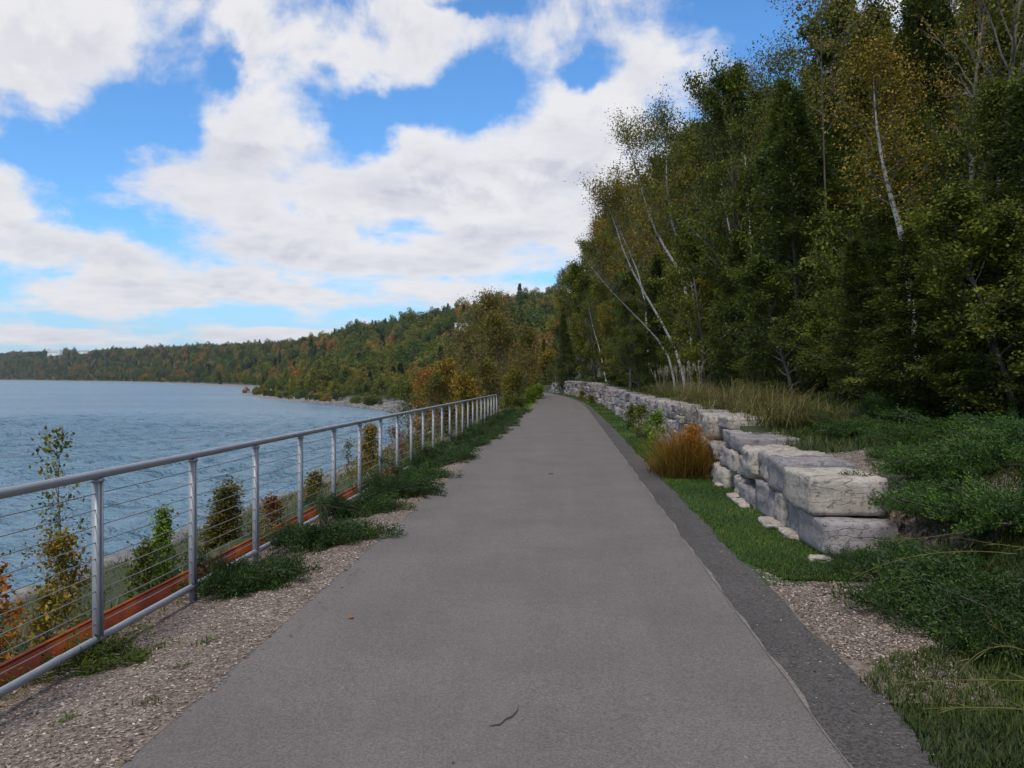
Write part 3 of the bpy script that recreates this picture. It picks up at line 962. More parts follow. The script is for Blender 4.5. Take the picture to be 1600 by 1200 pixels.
def fill_course(y0, y1, layers, seed, xj=.06, big=1.0, rough=.022):
    r = np.random.default_rng(seed)
    y = y0
    top = lambda yy: float(np.interp(yy, WT[:, 0], WT[:, 1]))
    zb = 0.0
    for li, fr in enumerate(layers):
        y = y0 + r.uniform(0, .2)
        while y < y1:
            L = r.uniform(.32, .85) * big
            T = top(y + L / 2)
            z0 = T * (sum(layers[:li])) - (.03 if li == 0 else 0)
            z1 = T * sum(layers[:li + 1]) - .008 + r.normal(0, .012)
            cx = float(cshift(y + L / 2))
            x0 = 2.46 + .05 * li + r.normal(0, xj * .6) + cx
            if r.random() < .22 and z1 - z0 > .22:     # two flat ones on top of each other
                zm = z0 + (z1 - z0) * r.uniform(.35, .65)
                blk(x0, x0 + r.uniform(.5, .7), y, y + L, z0, zm - .006, r.random(), rough, r.choice([14, 20, 30]), .09)
                blk(x0 + .03, x0 + r.uniform(.5, .7), y + r.uniform(-.04, .04), y + L * r.uniform(.85, 1), zm, z1, r.random(), rough, r.choice([14, 20, 30]), .09)
            else:
                blk(x0, x0 + r.uniform(.5, .75), y, y + L, z0, z1, r.random(), rough, r.choice([14, 20, 32]), .10)
            y += L + .012
fill_course(13.55, 16.3, (.30, .30), 1)
fill_course(16.3, 30, (.34, .34, .32), 2)
fill_course(30, 55, (.34, .34, .32), 3, .12, 1.0, .03)
fill_course(55, 104, (.27, .25, .25, .23), 4, .16, .9, .045)
blocks.sort(key=lambda b: b[1])
mb_far = MB()
count = 0
for b in blocks:
    c = np.array(b[:3]) - wall_o
    V = block_verts(c, b[3:6], rngw, b[6], b[7], b[8])
    val = float(np.clip(b[9] + rngw.normal(0, .05), 0, 1))
    if count < 96:
        mb = MB()
        mb.add(V, CF, 0, val)
        o = mb.build('stone_block', M['stone_pale'] if b[9] > .75 else M['stone'], wall_root)
        if count == 0:
            o['label'] = 'mauve grey end block on the ground'
        if count == 1:
            o['label'] = 'cream end block stacked on top'
    else:
        mb_far.add(V, CF, 0, val)
    count += 1
o = mb_far.build('distant_blocks', M['stone'], wall_root)
o['kind'] = 'stuff'
# flat footing stones showing at the foot of the wall
for (x, y, hx, hy) in ((2.34, 8.28, .10, .09), (2.40, 9.6, .09, .28), (2.36, 10.3, .11, .30), (2.38, 11.9, .10, .28), (2.40, 12.6, .09, .15), (2.44, 13.9, .1, .15), (2.42, 15.2, .1, .2)):
    mb = MB()
    V = block_verts(np.array((x, y, .028)) - wall_o, (hx, hy, .035), rngw, .010, 5, .18)
    mb.add(V, CF, 0, .95)
    mb.build('footing_stone', M['stone_pale'], wall_root)

# shore stones
rngr = np.random.default_rng(9)
mb = MB()
rt = cube_template(4)
for k in range(2600):
    y = 12 + 190 * rngr.random() ** 1.4
    xs = float(np.interp(y, SHORE[:, 1], SHORE[:, 0]))
    spread = 3.2 if y < 110 else 6
    x = xs - .3 + abs(rngr.normal(0, spread * .55))
    if x > -4.3 and y < 60: continue
    s = rngr.uniform(.08, .26) * (1 + y / 260) * (1.5 if rngr.random() < .1 else 1)
    P = rt[0] / (np.abs(rt[0]) ** 3.0).sum(1)[:, None] ** (1 / 3.0)
    P = P * np.array([s * rngr.uniform(.7, 1.3), s * rngr.uniform(.7, 1.3), s * rngr.uniform(.4, .8)]) + rngr.normal(0, s * .07, P.shape)
    a = rngr.random() * PI
    P = P @ np.array([[math.cos(a), math.sin(a), 0], [-math.sin(a), math.cos(a), 0], [0, 0, 1]])
    z = max(hz(x, y), WATER - .25)
    mb.add(P + np.array([x, y, z + s * .15]), rt[1], 0, rngr.random())
tag(mb.build('shore_rocks', M['rock']), 'grey riprap stones along the water line', None, None, 'stuff')

# ------------------------------------------------------------------ plants
def norm(v):
    return v / (np.linalg.norm(v) + 1e-9)


def limb(p0, d, L, rng, up=.15, wob=.12, n=5):
    pts = [np.array(p0, float)]
    d = norm(np.array(d, float))
    for k in range(n):
        d = norm(d + np.array([rng.normal(0, wob), rng.normal(0, wob), up / n + rng.normal(0, wob * .5)]))
        pts.append(pts[-1] + d * L / n)
    return np.array(pts)


def make_broad(name, h, seed, leafmat, barkmat, trunk=None, r0=None, nb=26, t0=.25, spread=.32, up=.35, sub=6, nleaf=14000, L=.10, sigma=.22,
               shape='oval', leaf_hang=0.0, dead=0, link=True, vmean=.5):
    """trunk, limbs, twigs and leaves held round the twigs; returns (trunk MB, crown MB)"""
    rng = np.random.default_rng(seed)
    r0 = r0 or h * .012 + .02
    if trunk is None:
        trunk = limb((0, 0, -.3), (rng.normal(0, .06), rng.normal(0, .06), 1), h + .3, rng, .0, .06, 9)
    trunk = np.asarray(trunk, float)
    tm, cm = MB(), MB()
    n = len(trunk)
    tt = np.linspace(0, 1, n)
    tm.tube(trunk, r0 * (1 - tt * .93), 8)
    H = np.linalg.norm(np.diff(trunk, axis=0), axis=1).sum()
    at = lambda t: np.array([np.interp(t, tt, trunk[:, k]) for k in range(3)])
    twigs = []
    for b in range(nb):
        t = t0 + (1 - t0) * ((b + rng.random()) / nb) ** .9
        s = (t - t0) / (1 - t0)
        if shape == 'oval': w = math.sin(PI * min(1, .12 + s * .88)) ** .6 * .9 + .12
        elif shape == 'top': w = (.35 + .65 * math.sin(PI * min(1, s * .85 + .1)))
        elif shape == 'cone': w = (1 - s) * .9 + .12
        else: w = 1
        a = b * 2.4 + rng.normal(0, .4)
        el = up + rng.normal(0, .18) + s * .5
        d = (math.cos(a) * math.cos(el), math.sin(a) * math.cos(el), math.sin(el))
        Lb = h * spread * w * rng.uniform(.75, 1.2)
        pts = limb(at(t), d, Lb, rng, .25, .13)
        r = r0 * (1 - t * .9) * .5
        tm.tube(pts, np.linspace(r, r * .2, len(pts)), 5, 1, caps=False)
        isdead = rng.random() < dead
        for q in range(sub):
            f = .25 + .75 * (q + rng.random()) / sub
            p = np.array([np.interp(f * (len(pts) - 1), np.arange(len(pts)), pts[:, k]) for k in range(3)])
            dd = norm(pts[-1] - pts[0]) + rng.normal(0, .6, 3)
            tw = limb(p, dd, Lb * rng.uniform(.25, .5) * (1.15 - f * .4), rng, .1, .2, 3)
            tm.tube(tw, np.linspace(r * .3, r * .08 + .002, len(tw)), 3, 1, caps=False)
            if not isdead: twigs.append((tw, rng.random()))
    if len(twigs):
        per = max(1, nleaf // len(twigs))
        P, A = [], []
        for tw, cv in twigs:
            k = int(per * rng.uniform(.5, 1.5))
            f = rng.random(k) ** .7 * (len(tw) - 1)
            i = np.minimum(f.astype(int), len(tw) - 2)
            q = tw[i] + (tw[i + 1] - tw[i]) * (f - i)[:, None]
            P.append(q + rng.normal(0, sigma, (k, 3)) * np.array([1, 1, .75]))
            A.append(np.clip(.62 * cv + .38 * rng.random(k) + (vmean - .5), 0, 1))
        P = np.concatenate(P); A = np.concatenate(A)
        m_ = len(P)
        Dv = rng.normal(0, 1, (m_, 3)); Dv[:, 2] -= leaf_hang + .3
        N = rng.normal(0, .7, (m_, 3)); N[:, 2] += 1
        Ls = L * rng.uniform(.6, 1.3, m_)
        cm.leaves(P, Dv, N, Ls, Ls * .62, A)
    return tm, cm


def make_cedar(h, seed, nleaf=30000, rad=.2, base=.04, L=.13, droop=.25, Wr=.32, dens=1.0, gaps=.25):
    rng = np.random.default_rng(seed)
    tm, cm = MB(), MB()
    trunk = limb((0, 0, -.3), (rng.normal(0, .03), rng.normal(0, .03), 1), h + .3, rng, 0, .03, 8)
    tt = np.linspace(0, 1, len(trunk))
    tm.tube(trunk, (h * .012 + .01) * (1 - tt * .93), 7)
    at = lambda t: np.array([np.interp(t, tt, trunk[:, k]) for k in range(3)])
    nb = int(95 * dens)
    per = nleaf // nb
    for b in range(nb):
        t = base + (1 - base) * (b + rng.random()) / nb
        a = b * 2.399 + rng.normal(0, .35)
        gap = 1 - gaps * (math.sin(a * 2 + t * 9 + seed) > .3) * rng.random() * 1.6
        w = (1 - t) ** .75 * (.55 + .45 * min(1, t * 6)) * rng.uniform(.6, 1.15) * gap
        Lb = max(.12, h * rad * w)
        el = .15 + t * .7
        pts = limb(at(t), (math.cos(a) * math.cos(el), math.sin(a) * math.cos(el), math.sin(el)), Lb, rng, -droop, .10, 5)
        tm.tube(pts, np.linspace(.018, .004, len(pts)) * (h / 9), 3, caps=False)
        k = int(per * (.35 + 1.3 * w) * rng.uniform(.6, 1.3))
        f = (.15 + .85 * rng.random(k) ** .75) * (len(pts) - 1)
        i = np.minimum(f.astype(int), len(pts) - 2)
        q = pts[i] + (pts[i + 1] - pts[i]) * (f - i)[:, None]
        out = norm(pts[-1] - pts[0])
        lat = norm(np.cross(out, (0, 0, 1)))
        sgn = rng.normal(0, 1, k)
        wid = Lb * .26 + .06
        q = q + lat * (sgn * wid)[:, None] * (1.15 - f / len(pts))[:, None] + rng.normal(0, .05 + h * .006, (k, 3))
        Dv = out * .9 + lat * np.sign(sgn)[:, None] * .7 + rng.normal(0, .45, (k, 3))
        Dv[:, 2] -= .35
        N = rng.normal(0, .5, (k, 3)); N[:, 2] += 1
        Ls = L * rng.uniform(.6, 1.4, k)
        cv = rng.random()
        cm.leaves(q, Dv, N, Ls, Ls * Wr, np.clip(.6 * cv + .4 * rng.random(k), 0, 1))
    return tm, cm


def plant(name, tm, cm, lmat, bmat, loc, label, cat, group=None, rot=0, s=1, crown='crown', stem='trunk'):
    root = empty(name, loc, label, cat, group)
    root.rotation_euler = (0, 0, rot)
    root.scale = (s, s, s) if not isinstance(s, tuple) else s
    tm.build(stem, [bmat, M['twig']], root)
    if cm.n: cm.build(crown, lmat, root)
    return root


def put_copy(proto, loc, rot, s, label=None, group=None, cmat=None):
    c = copy_tree(proto)
    c.location = loc
    c.rotation_euler = (0, 0, rot)
    c.scale = s if isinstance(s, tuple) else (s, s, s)
    if label: c['label'] = label
    if group: c['group'] = group
    if cmat is not None:
        for ch in c.children:
            if ch.name.startswith('crown'):
                ch.material_slots[0].link = 'OBJECT'
                ch.material_slots[0].material = cmat
    return c


# ---- creeping junipers along the railing
def make_juniper(seed, nbr=110, R0=.75, Hh=.34, nl=120):
    rng = np.random.default_rng(seed)
    tm, cm = MB(), MB()
    for b in range(nbr):
        a = rng.random() * 2 * PI
        lobes = 1 + .30 * math.sin(3 * a + seed) + .15 * math.sin(5 * a + seed * 2)
        Lb = R0 * lobes * rng.uniform(.45, .9)
        el = rng.uniform(.05, .60)
        pts = limb((rng.normal(0, .16), rng.normal(0, .16), .02), (math.cos(a) * math.cos(el), math.sin(a) * math.cos(el), math.sin(el)), Lb, rng, -.55, .12, 5)
        pts[:, 2] = np.abs(pts[:, 2]) * (Hh / .34) + .015
        tm.tube(pts, np.linspace(.009, .003, len(pts)), 3, caps=False)
        k = int(3.0 * nl * Lb / R0 + 30)
        f = (.25 + .75 * rng.random(k)) * (len(pts) - 1)
        i = np.minimum(f.astype(int), len(pts) - 2)
        q = pts[i] + (pts[i + 1] - pts[i]) * (f - i)[:, None] + rng.normal(0, .030, (k, 3))
        q[:, 2] = np.maximum(q[:, 2], .01)
        Dv = norm(pts[-1] - pts[-2]) + rng.normal(0, .55, (k, 3)); Dv[:, 2] += .35
        N = rng.normal(0, 1, (k, 3))
        Ls = rng.uniform(.018, .042, k)
        tip = np.clip(f / (len(pts) - 1), 0, 1)
        cm.leaves(q, Dv, N, Ls, Ls * .30, np.clip(rng.random() * .4 + .35 * rng.random(k) + .25 * tip ** 3, 0, 1))
    return tm, cm


JUN = []
for s_ in range(4):
    JUN.append(make_juniper(40 + s_, 120, .72, .30))
ords = ['nearest', 'second', 'third', 'fourth', 'fifth', 'sixth', 'seventh', 'eighth', 'ninth', 'tenth', 'eleventh', 'twelfth', 'thirteenth', 'fourteenth',
        'fifteenth', 'sixteenth', 'seventeenth', 'eighteenth', 'nineteenth', 'twentieth', 'twenty-first', 'twenty-second', 'twenty-third', 'twenty-fourth', 'twenty-fifth', 'twenty-sixth']
jun_me = [(t.mesh('stem', [M['bark']]), c.mesh('foliage', [M['juniper']])) for t, c in JUN]
jun_bright = [c.mesh('foliage', [M['juniper_bright']]) for t, c in JUN]
def juniper(i, x, y, s, sz, label, group, rot, bright_green=False, z=None):
    r = empty('creeping_juniper', (x, y, (hz(x, y) if z is None else z)), label, 'juniper', group)
    r.rotation_euler = (0, 0, rot); r.scale = (s, s, sz)
    for nm, me in (('stem', jun_me[i][0]), ('foliage', jun_bright[i] if bright_green else jun_me[i][1])):
        o = bpy.data.objects.new(nm, me); COL.objects.link(o); o.parent = r
    return r
rj = random.Random(4)
jsp = [(395, 915, .52), (510, 850, .62), (565, 800, .62), (628, 778, .60), (610, 762, .55), (650, 752, .66), (668, 728, .6), (700, 722, .66), (706, 706, .6), (727, 700, .66), (742, 690, .66),
       (752, 681, .68), (764, 676, .68), (772, 669, .7), (780, 665, .7), (786, 660, .7), (795, 655, .7), (800, 650, .7), (806, 646, .7)]
seen = []
for k, (px, py, s) in enumerate(jsp):
    x, y = ground_px(px, py, -.06)
    juniper(k % 4, x, y, s * 1.32, 1.25, f'{ords[k]} creeping juniper on the mulch strip beside the railing, counted from the camera', 'creeping junipers along the railing', rj.random() * 6)
# junipers on the bank at the right
jr = [(1500, 690, 11.5, .9, 'bright green juniper spreading over the grassy bank above the stone wall'), (1330, 700, 13.0, .8, 'light green juniper fronds on the slope behind the wall steps'),
      (1590, 700, 11, .9, 'juniper at the frame edge on the upper grassy bank'), (1430, 715, 11.5, .7, 'low dark juniper hanging over the gravelly bed'),
      (1460, 800, 9.2, .85, 'juniper spilling down beside the cream end block'), (1570, 790, 9.0, 1.1, 'juniper under the arching straw stems beside the wall end'),
      (1350, 885, 7.9, .50, 'small juniper in front of the lowest wall block'), (1450, 880, 7.6, .7, 'juniper between the wall end and the mulch patch'),
      (1520, 925, 6.7, 1.15, 'large dark juniper mound right of the mulch patch'), (1585, 840, 7.5, 1.1, 'juniper mound at the frame edge behind the dark one'),
      (1480, 960, 6.4, .6, 'dark juniper edge hanging over the mulch patch'), (1400, 740, 10.6, .5, 'small juniper tuft beside the pale gravel'),
      (1500, 830, 8.3, .95, 'full juniper right of the upper end block'), (1470, 905, 7.2, .85, 'dark juniper covering the foot of the bank beside the mulch'), (1560, 990, 5.9, .9, 'lowest dark juniper reaching the corner grass'),
      (1600, 760, 9.8, 1.0, 'deep green juniper on the bank at the frame edge'), (1420, 695, 13.5, .9, 'bright juniper sprays below the low cedar')]
for k, (px, py, Yd, s, lab) in enumerate(jr):
    x = at_px(px, py, Yd)[0]
    juniper(k % 4, x, Yd, s, s * 1.2, lab, None, rj.random() * 6, bright_green=k not in (6, 8, 13, 14))

# scruffy little evergreen under the rail
tm, cm = make_juniper(61, 34, .34, .26, 60)
x, y = ground_px(165, 1030, -.09)
plant('scruffy_shrub', tm, cm, M['leaf_green'], M['twig'], (x, y, hz(x, y)), 'small half bare scruffy shrub under the bottom rail', 'shrub', crown='foliage', stem='stem')
# weeds in the mulch
for k, (px, py, s, lab) in enumerate(((330, 1010, .09, 'small green weed in the mulch near the railing'), (285, 1052, .06, 'tiny weed beside the scruffy shrub'), (238, 1112, .07, 'dark little weed tuft at the path edge'),
                                      (108, 1122, .08, 'yellowish weed in the nearest mulch'), (1290, 918, .07, 'small weed in the mulch patch below the wall'))):
    x, y = ground_px(px, py, 0 if px > 800 else -.05)
    r_ = np.random.default_rng(k + 90)
    n = 70
    mb = MB()
    P = np.stack([r_.normal(0, s * .5, n), r_.normal(0, s * .5, n), np.full(n, -.005)], 1)
    Dv = np.stack([r_.normal(0, .6, n), r_.normal(0, .6, n), np.ones(n)], 1)
    mb.blades(P, Dv, r_.uniform(.4, 1, n) * s, .008, .4, r_.random(n), 2)
    tag(mb.build('weed', M['grass_dark' if k in (2, 4) else 'grass'], loc=(x, y, hz(x, y))), lab, 'weed')

# ---- shrubs and saplings beyond the railing
def shrub(name, px, py_top, Y, X, h, seed, lm, label, cat='shrub', spread=.33, nleaf=1500, L=.04, nb=20, sub=5, t0=.06, up=.7, sigma=.05, shape='oval', r0=.014, bm='twig', dead=0):
    tm, cm = make_broad(name, h, seed, None, None, nb=nb, t0=t0, spread=spread, up=up, sub=sub, nleaf=nleaf, L=L, sigma=sigma, shape=shape, r0=r0, dead=dead)
    return plant(name, tm, cm, M[lm], M[bm], (X, Y, hz(X, Y)), label, cat, stem='stem', crown='foliage')
def xz(px, py, Y):
    a = at_px(px, py, Y)
    return a[0], a[2]
def shrub_px(name, px, py_top, Y, *a, **k):
    X, zt = xz(px, py_top, Y)
    h = zt - hz(X, Y)
    return shrub(name, px, py_top, Y, X, max(.3, h), *a, **k)
shrub_px('leafy_sapling', 92, 700, 7.6, 71, 'leaf_olive', 'tall spiky sapling with sparse dark red and yellow leaves, beyond the first full railing bay', 'sapling', spread=.30, nleaf=800, L=.042, nb=15, up=1.15, sigma=.035, shape='top', r0=.016, t0=.15)
shrub_px('yellowing_bush', 112, 850, 7.2, 72, 'leaf_yellow', 'yellow green bush at the foot of the tall spiky sapling', spread=.50, nleaf=2200, L=.036, nb=20, up=.9, sigma=.06)
shrub_px('orange_bush', 2, 885, 6.6, 73, 'leaf_orange', 'orange leaved bush at the frame edge beyond the railing', spread=.42, nleaf=1700, L=.05, nb=22, up=.8, sigma=.06)
shrub_px('orange_bush', 66, 930, 6.4, 74, 'leaf_yellow', 'low golden bush between the orange bush and the sapling', spread=.4, nleaf=900, L=.045, nb=16, sigma=.05)
shrub_px('lime_sapling', 250, 800, 9.8, 75, 'leaf_lime', 'lime green pointed shrub seen between the first two posts', spread=.30, nleaf=2600, L=.045, nb=30, up=.8, sigma=.045, shape='cone')
shrub_px('lime_sapling', 215, 855, 9.3, 76, 'leaf_green', 'darker green shrub leaning against the lime green one', spread=.34, nleaf=1500, L=.045, nb=20, sigma=.05)
tm, cm = make_cedar(1.3, 78, nleaf=26000, rad=.27, L=.045, base=.02, dens=1.4, gaps=.0, Wr=.45, droop=.1)
X, zt = xz(345, 765, 11.5)
plant('small_conifer', tm, cm, M['conifer_brown'], M['bark'], (X, 11.5, zt - 1.3), 'small olive brown cone shaped conifer behind the rusty edging', 'conifer')
shrub_px('rust_shrub', 427, 782, 13.6, 79, 'leaf_rust', 'small rust coloured shrub beyond the third railing bay', spread=.42, nleaf=1500, L=.045, sigma=.05)
shrub_px('rust_shrub', 395, 830, 12.8, 80, 'leaf_brown', 'low brown shrub beside the small conifer', spread=.5, nleaf=1000, L=.045, sigma=.05)
shrub_px('ochre_shrub', 486, 742, 15.6, 81, 'leaf_brown', 'narrow ochre shrub right behind a railing post', spread=.26, nleaf=2200, L=.05, sigma=.06)
shrub_px('golden_sapling', 568, 668, 20.5, 82, 'leaf_yellow', 'golden leaved upright sapling standing beyond the railing above the rocks', 'sapling', spread=.24, nleaf=3600, L=.055, nb=30, sigma=.08, r0=.02)
shrub_px('golden_sapling', 548, 690, 21.5, 83, 'leaf_brown', 'thin half bare sapling leaning beside the golden one', 'sapling', spread=.22, nleaf=600, L=.05, nb=18, sigma=.06)
shrub_px('reddish_shrub', 632, 668, 25, 84, 'leaf_rust', 'sparse reddish twiggy shrub on the shore bank', spread=.34, nleaf=900, L=.055, sigma=.08)
shrub_px('reddish_shrub', 655, 690, 26, 85, 'leaf_brown', 'brown twiggy shrub low on the shore bank', spread=.4, nleaf=900, L=.055, sigma=.08)

# trees and bushes past the end of the railing
shrub_px('yellow_tree', 700, 570, 50, 91, 'leaf_yellow', 'bright yellow small tree behind the far end of the railing', 'tree', spread=.27, nleaf=7000, L=.11, nb=30, sigma=.22, r0=.05, bm='bark', up=.6)
shrub_px('yellow_tree', 738, 590, 47, 92, 'leaf_yellow', 'golden bushy tree just over the last railing posts', 'tree', spread=.36, nleaf=4500, L=.11, nb=26, sigma=.2, r0=.05, bm='bark')
shrub_px('orange_tree', 660, 585, 56, 93, 'leaf_orange', 'orange brown tree left of the bright yellow one', 'tree', spread=.34, nleaf=7000, L=.12, nb=26, sigma=.2, r0=.05, bm='bark')
shrub_px('olive_shrub', 678, 600, 49, 94, 'leaf_brown', 'low brownish shrub in front of the bright yellow tree', spread=.5, nleaf=4000, L=.10, sigma=.16, r0=.03)
shrub_px('olive_shrub', 722, 585, 57, 95, 'leaf_olive', 'olive green shrub between the yellow and the golden tree', spread=.36, nleaf=5000, L=.10, sigma=.18, r0=.04)
shrub_px('olive_shrub', 640, 612, 44, 96, 'leaf_olive', 'olive shrub on the shore slope below the orange brown tree', spread=.45, nleaf=3500, L=.09, sigma=.14, r0=.03)
shrub_px('olive_shrub', 765, 575, 52, 97, 'leaf_brown', 'tawny thicket right behind the last railing post', spread=.45, nleaf=6000, L=.10, sigma=.2, r0=.04)
shrub_px('olive_shrub', 800, 590, 56, 98, 'leaf_olive', 'olive thicket between the railing end and the lime bushes', spread=.5, nleaf=6000, L=.10, sigma=.2, r0=.04)
brown = [(745, 476, 62, 'tallest brownish half bare tree past the railing end'), (772, 468, 66, 'slender brown tree with bare pale twigs past the railing end'), (795, 500, 60, 'brown leaved tree between the railing end and the path bend'),
         (722, 520, 64, 'olive brown tree behind the bright yellow tree'), (815, 520, 72, 'brown tree closest to the path bend')]
for k, (px, py, Y, lab) in enumerate(brown):
    shrub_px('alder_tree', px, py, Y, 101 + k, 'leaf_brown', lab, 'tree', spread=.32, nleaf=10000, L=.12, nb=38, sub=8, sigma=.30, r0=.07, t0=.12, up=.75, bm='twig')
shrub_px('yellow_tree', 826, 545, 80, 108, 'leaf_yellow', 'narrow golden tinged tree beside the path bend', 'tree', spread=.26, nleaf=5000, L=.14, sigma=.25, r0=.06)
shrub_px('green_bush', 828, 612, 58, 109, 'leaf_lime', 'yellow green bush beside the path just before the bend', spread=.55, nleaf=6000, L=.08, sigma=.14, r0=.03)
shrub_px('green_bush', 808, 628, 50, 110, 'leaf_green', 'low green bush on the grassy verge past the railing', spread=.7, nleaf=4500, L=.07, sigma=.12, r0=.03)
shrub_px('green_bush', 838, 606, 70, 111, 'leaf_lime', 'lime bush at the inside of the path bend', spread=.5, nleaf=5000, L=.10, sigma=.18, r0=.03)

# ---- ornamental grasses
def grass_clump(name, x, y, n, L, Wd, droop, tilt, mt, label, seed, rad=.15, plumes=0, pl_mat='plume', wind=(0, 0)):
    r_ = np.random.default_rng(seed)
    root = empty(name, (x, y, hz(x, y) - .02), label, 'ornamental grass')
    P = np.stack([r_.normal(0, rad, n), r_.normal(0, rad, n), np.zeros(n)], 1)
    Dv = np.stack([r_.normal(0, tilt, n) + P[:, 0] * .6 + wind[0], r_.normal(0, tilt, n) + P[:, 1] * .6 + wind[1], np.ones(n)], 1)
    mb = MB()
    v = np.clip(r_.random(n) * .8 + .15, 0, 1)
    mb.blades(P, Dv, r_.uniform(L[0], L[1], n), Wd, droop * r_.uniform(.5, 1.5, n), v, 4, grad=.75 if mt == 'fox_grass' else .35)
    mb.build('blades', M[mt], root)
    for k in range(plumes):
        a, rr = r_.random() * 6.28, rad * r_.random()
        h = L[1] * r_.uniform(1.0, 1.25)
        p0 = np.array([rr * math.cos(a), rr * math.sin(a), 0])
        d = np.array([r_.normal(0, .16) + wind[0] * .7, r_.normal(0, .16) + wind[1] * .7, 1])
        pts = limb(p0, d, h, r_, -.15, .05, 5)
        m2 = MB()
        m2.tube(pts, .0035, 3, 0, .6, caps=False)
        kk = 60
        f = r_.random(kk)
        q = pts[-2] + (pts[-1] - pts[-2]) * f[:, None] * 1.1 + r_.normal(0, .012, (kk, 3))
        m2.leaves(q, np.tile(norm(pts[-1] - pts[-2]), (kk, 1)) + r_.normal(0, .35, (kk, 3)), r_.normal(0, 1, (kk, 3)), .045, .012, r_.random(kk))
        m2.build('plume', M[pl_mat], root)
    return root
grass_clump('orange_grass', 2.08, 15.2, 2600, (.60, 1.15), .009, .16, .34, 'fox_grass', 'rounded clump of orange tipped ornamental grass standing before the stone wall', 201, rad=.17)
shrub('russet_shrub', 0, 0, 15.0, 2.02, .80, 205, 'leaf_orange', 'small russet leaved shrub growing through the orange grass clump', spread=.48, nleaf=3200, L=.035, sigma=.055, nb=26)
grass_clump('pink_grass', 1.88, 16.0, 600, (.35, .75), .010, .45, .5, 'fox_grass', 'low pinkish ornamental grass leaning at the left of the orange clump', 202, rad=.14)
grass_clump('pale_plume_grass', 2.50, 17.2, 260, (.6, 1.1), .008, .3, .26, 'plume', 'thin straw coloured plume grass rising behind the orange clump', 203, rad=.2, plumes=14)
for k, (px, Y, u, L, lab) in enumerate(((1095, 24, 3.6, (.7, 1.15), 'tan fountain grass on the bank nearest the tall seed heads'), (1150, 19, 3.55, (.7, 1.2), 'long fountain grass sweeping over the wall top'),
                                        (1200, 16.5, 3.75, (.7, 1.2), 'fountain grass drooping behind the stepped wall end'), (1235, 14.2, 3.9, (.6, 1.0), 'green fountain grass beside the last upper block'),
                                        (1180, 21, 4.6, (.6, 1.0), 'straw coloured grass higher on the bank'))):
    x = at_px(px, 620, Y)[0]
    grass_clump('fountain_grass', x, Y, 1300, L, .009, .55, .35, 'straw', lab, 210 + k, rad=.28, wind=(.25, -.25))
for k, (px, Y, lab) in enumerate(((1062, 30, 'tall pale seed heads of feather reed grass above the wall'), (1090, 27, 'second tuft of pale seed heads above the wall'), (1036, 34, 'faint far tuft of reed grass above the wall'))):
    x = at_px(px, 600, Y)[0]
    grass_clump('reed_grass', x, Y, 350, (.5, .9), .010, .3, .2, 'straw', lab, 230 + k, rad=.25, plumes=16)
# long straw stems arching in from the right
stems = [((1620, 870), (1440, 842), (1330, 905), 6.8, 'long straw stem arching low across the juniper mound'), ((1620, 790), (1500, 855), (1290, 843), 7.3, 'straw stem arching left over the junipers'),
         ((1640, 860), (1540, 850), (1490, 838), 6.3, 'short pale stem at the frame edge'), ((1620, 1025), (1545, 985), (1500, 1050), 4.9, 'bent forked stem over the dark grass'),
         ((1620, 1065), (1480, 1058), (1400, 1070), 4.6, 'thin level stem over the corner grass'), ((1620, 1110), (1520, 1102), (1440, 1108), 4.4, 'lowest thin stem over the corner grass'),
         ((1600, 740), (1560, 745), (1540, 700), 8.2, 'dark upright stem on the upper bank'), ((1600, 1010), (1560, 990), (1540, 960), 5.4, 'stiff stem crossing the bent one')]
for k, (a, b, c, Y, lab) in enumerate(stems):
    A, B, C_ = (np.array(at_px(q[0], q[1], Y + dy)) for q, dy in ((a, .15), (b, 0), (c, -.1)))
    t = np.linspace(0, 1, 12)[:, None]
    pts = (1 - t) ** 2 * A + 2 * t * (1 - t) * B + t * t * C_
    gx, gy = A[0] + .5, A[1] + .3                       # rooted in the bank past the frame
    pts = np.vstack([[gx, gy, hz(gx, gy) - .03], (np.array([gx, gy, hz(gx, gy)]) + A) / 2 + np.array([0, 0, .12]), pts])
    mb = MB()
    mb.tube(pts, np.linspace(.004, .0012, len(pts)), 5, 0, .5)
    r_ = np.random.default_rng(k + 300)
    kk = 24
    f = r_.uniform(2, len(pts) - 1.01, kk); i = f.astype(int)
    q = pts[i] + (pts[i + 1] - pts[i]) * (f - i)[:, None]
    Dv = (pts[i + 1] - pts[i]) / (np.linalg.norm(pts[i + 1] - pts[i], axis=1)[:, None]) + r_.normal(0, .35, (kk, 3))
    mb.leaves(q, Dv, r_.normal(0, 1, (kk, 3)), r_.uniform(.04, .14, kk), .005, .45)
    tag(mb.build('grass_stem', M['straw']), lab, 'grass stem')
# shrubs before the wall
for k, (px, py, Y, u, mt, L, lab) in enumerate(((992, 652, 21.5, 2.15, 'leaf_lime', .06, 'yellow green leafy plant at the wall foot behind the orange grass'), (985, 640, 25, 2.2, 'leaf_green', .06, 'dark green plant behind the yellow green one'),
                                                (965, 640, 29, 2.2, 'leaf_green', .06, 'small round plant against the wall halfway along'), (905, 621, 58, 1.9, 'leaf_olive', .07, 'olive shrub at the wall foot near the bend'), (883, 612, 68, 1.9, 'leaf_olive', .08, 'last small shrub where the path bends'))):
    X = u + float(cshift(Y))
    zt = xz(px, py, Y)[1]
    shrub('wall_shrub', px, py, Y, X, max(.45, zt - hz(X, Y)), 240 + k, mt, lab, spread=.55, nleaf=1600, L=L, sigma=.06, nb=22)

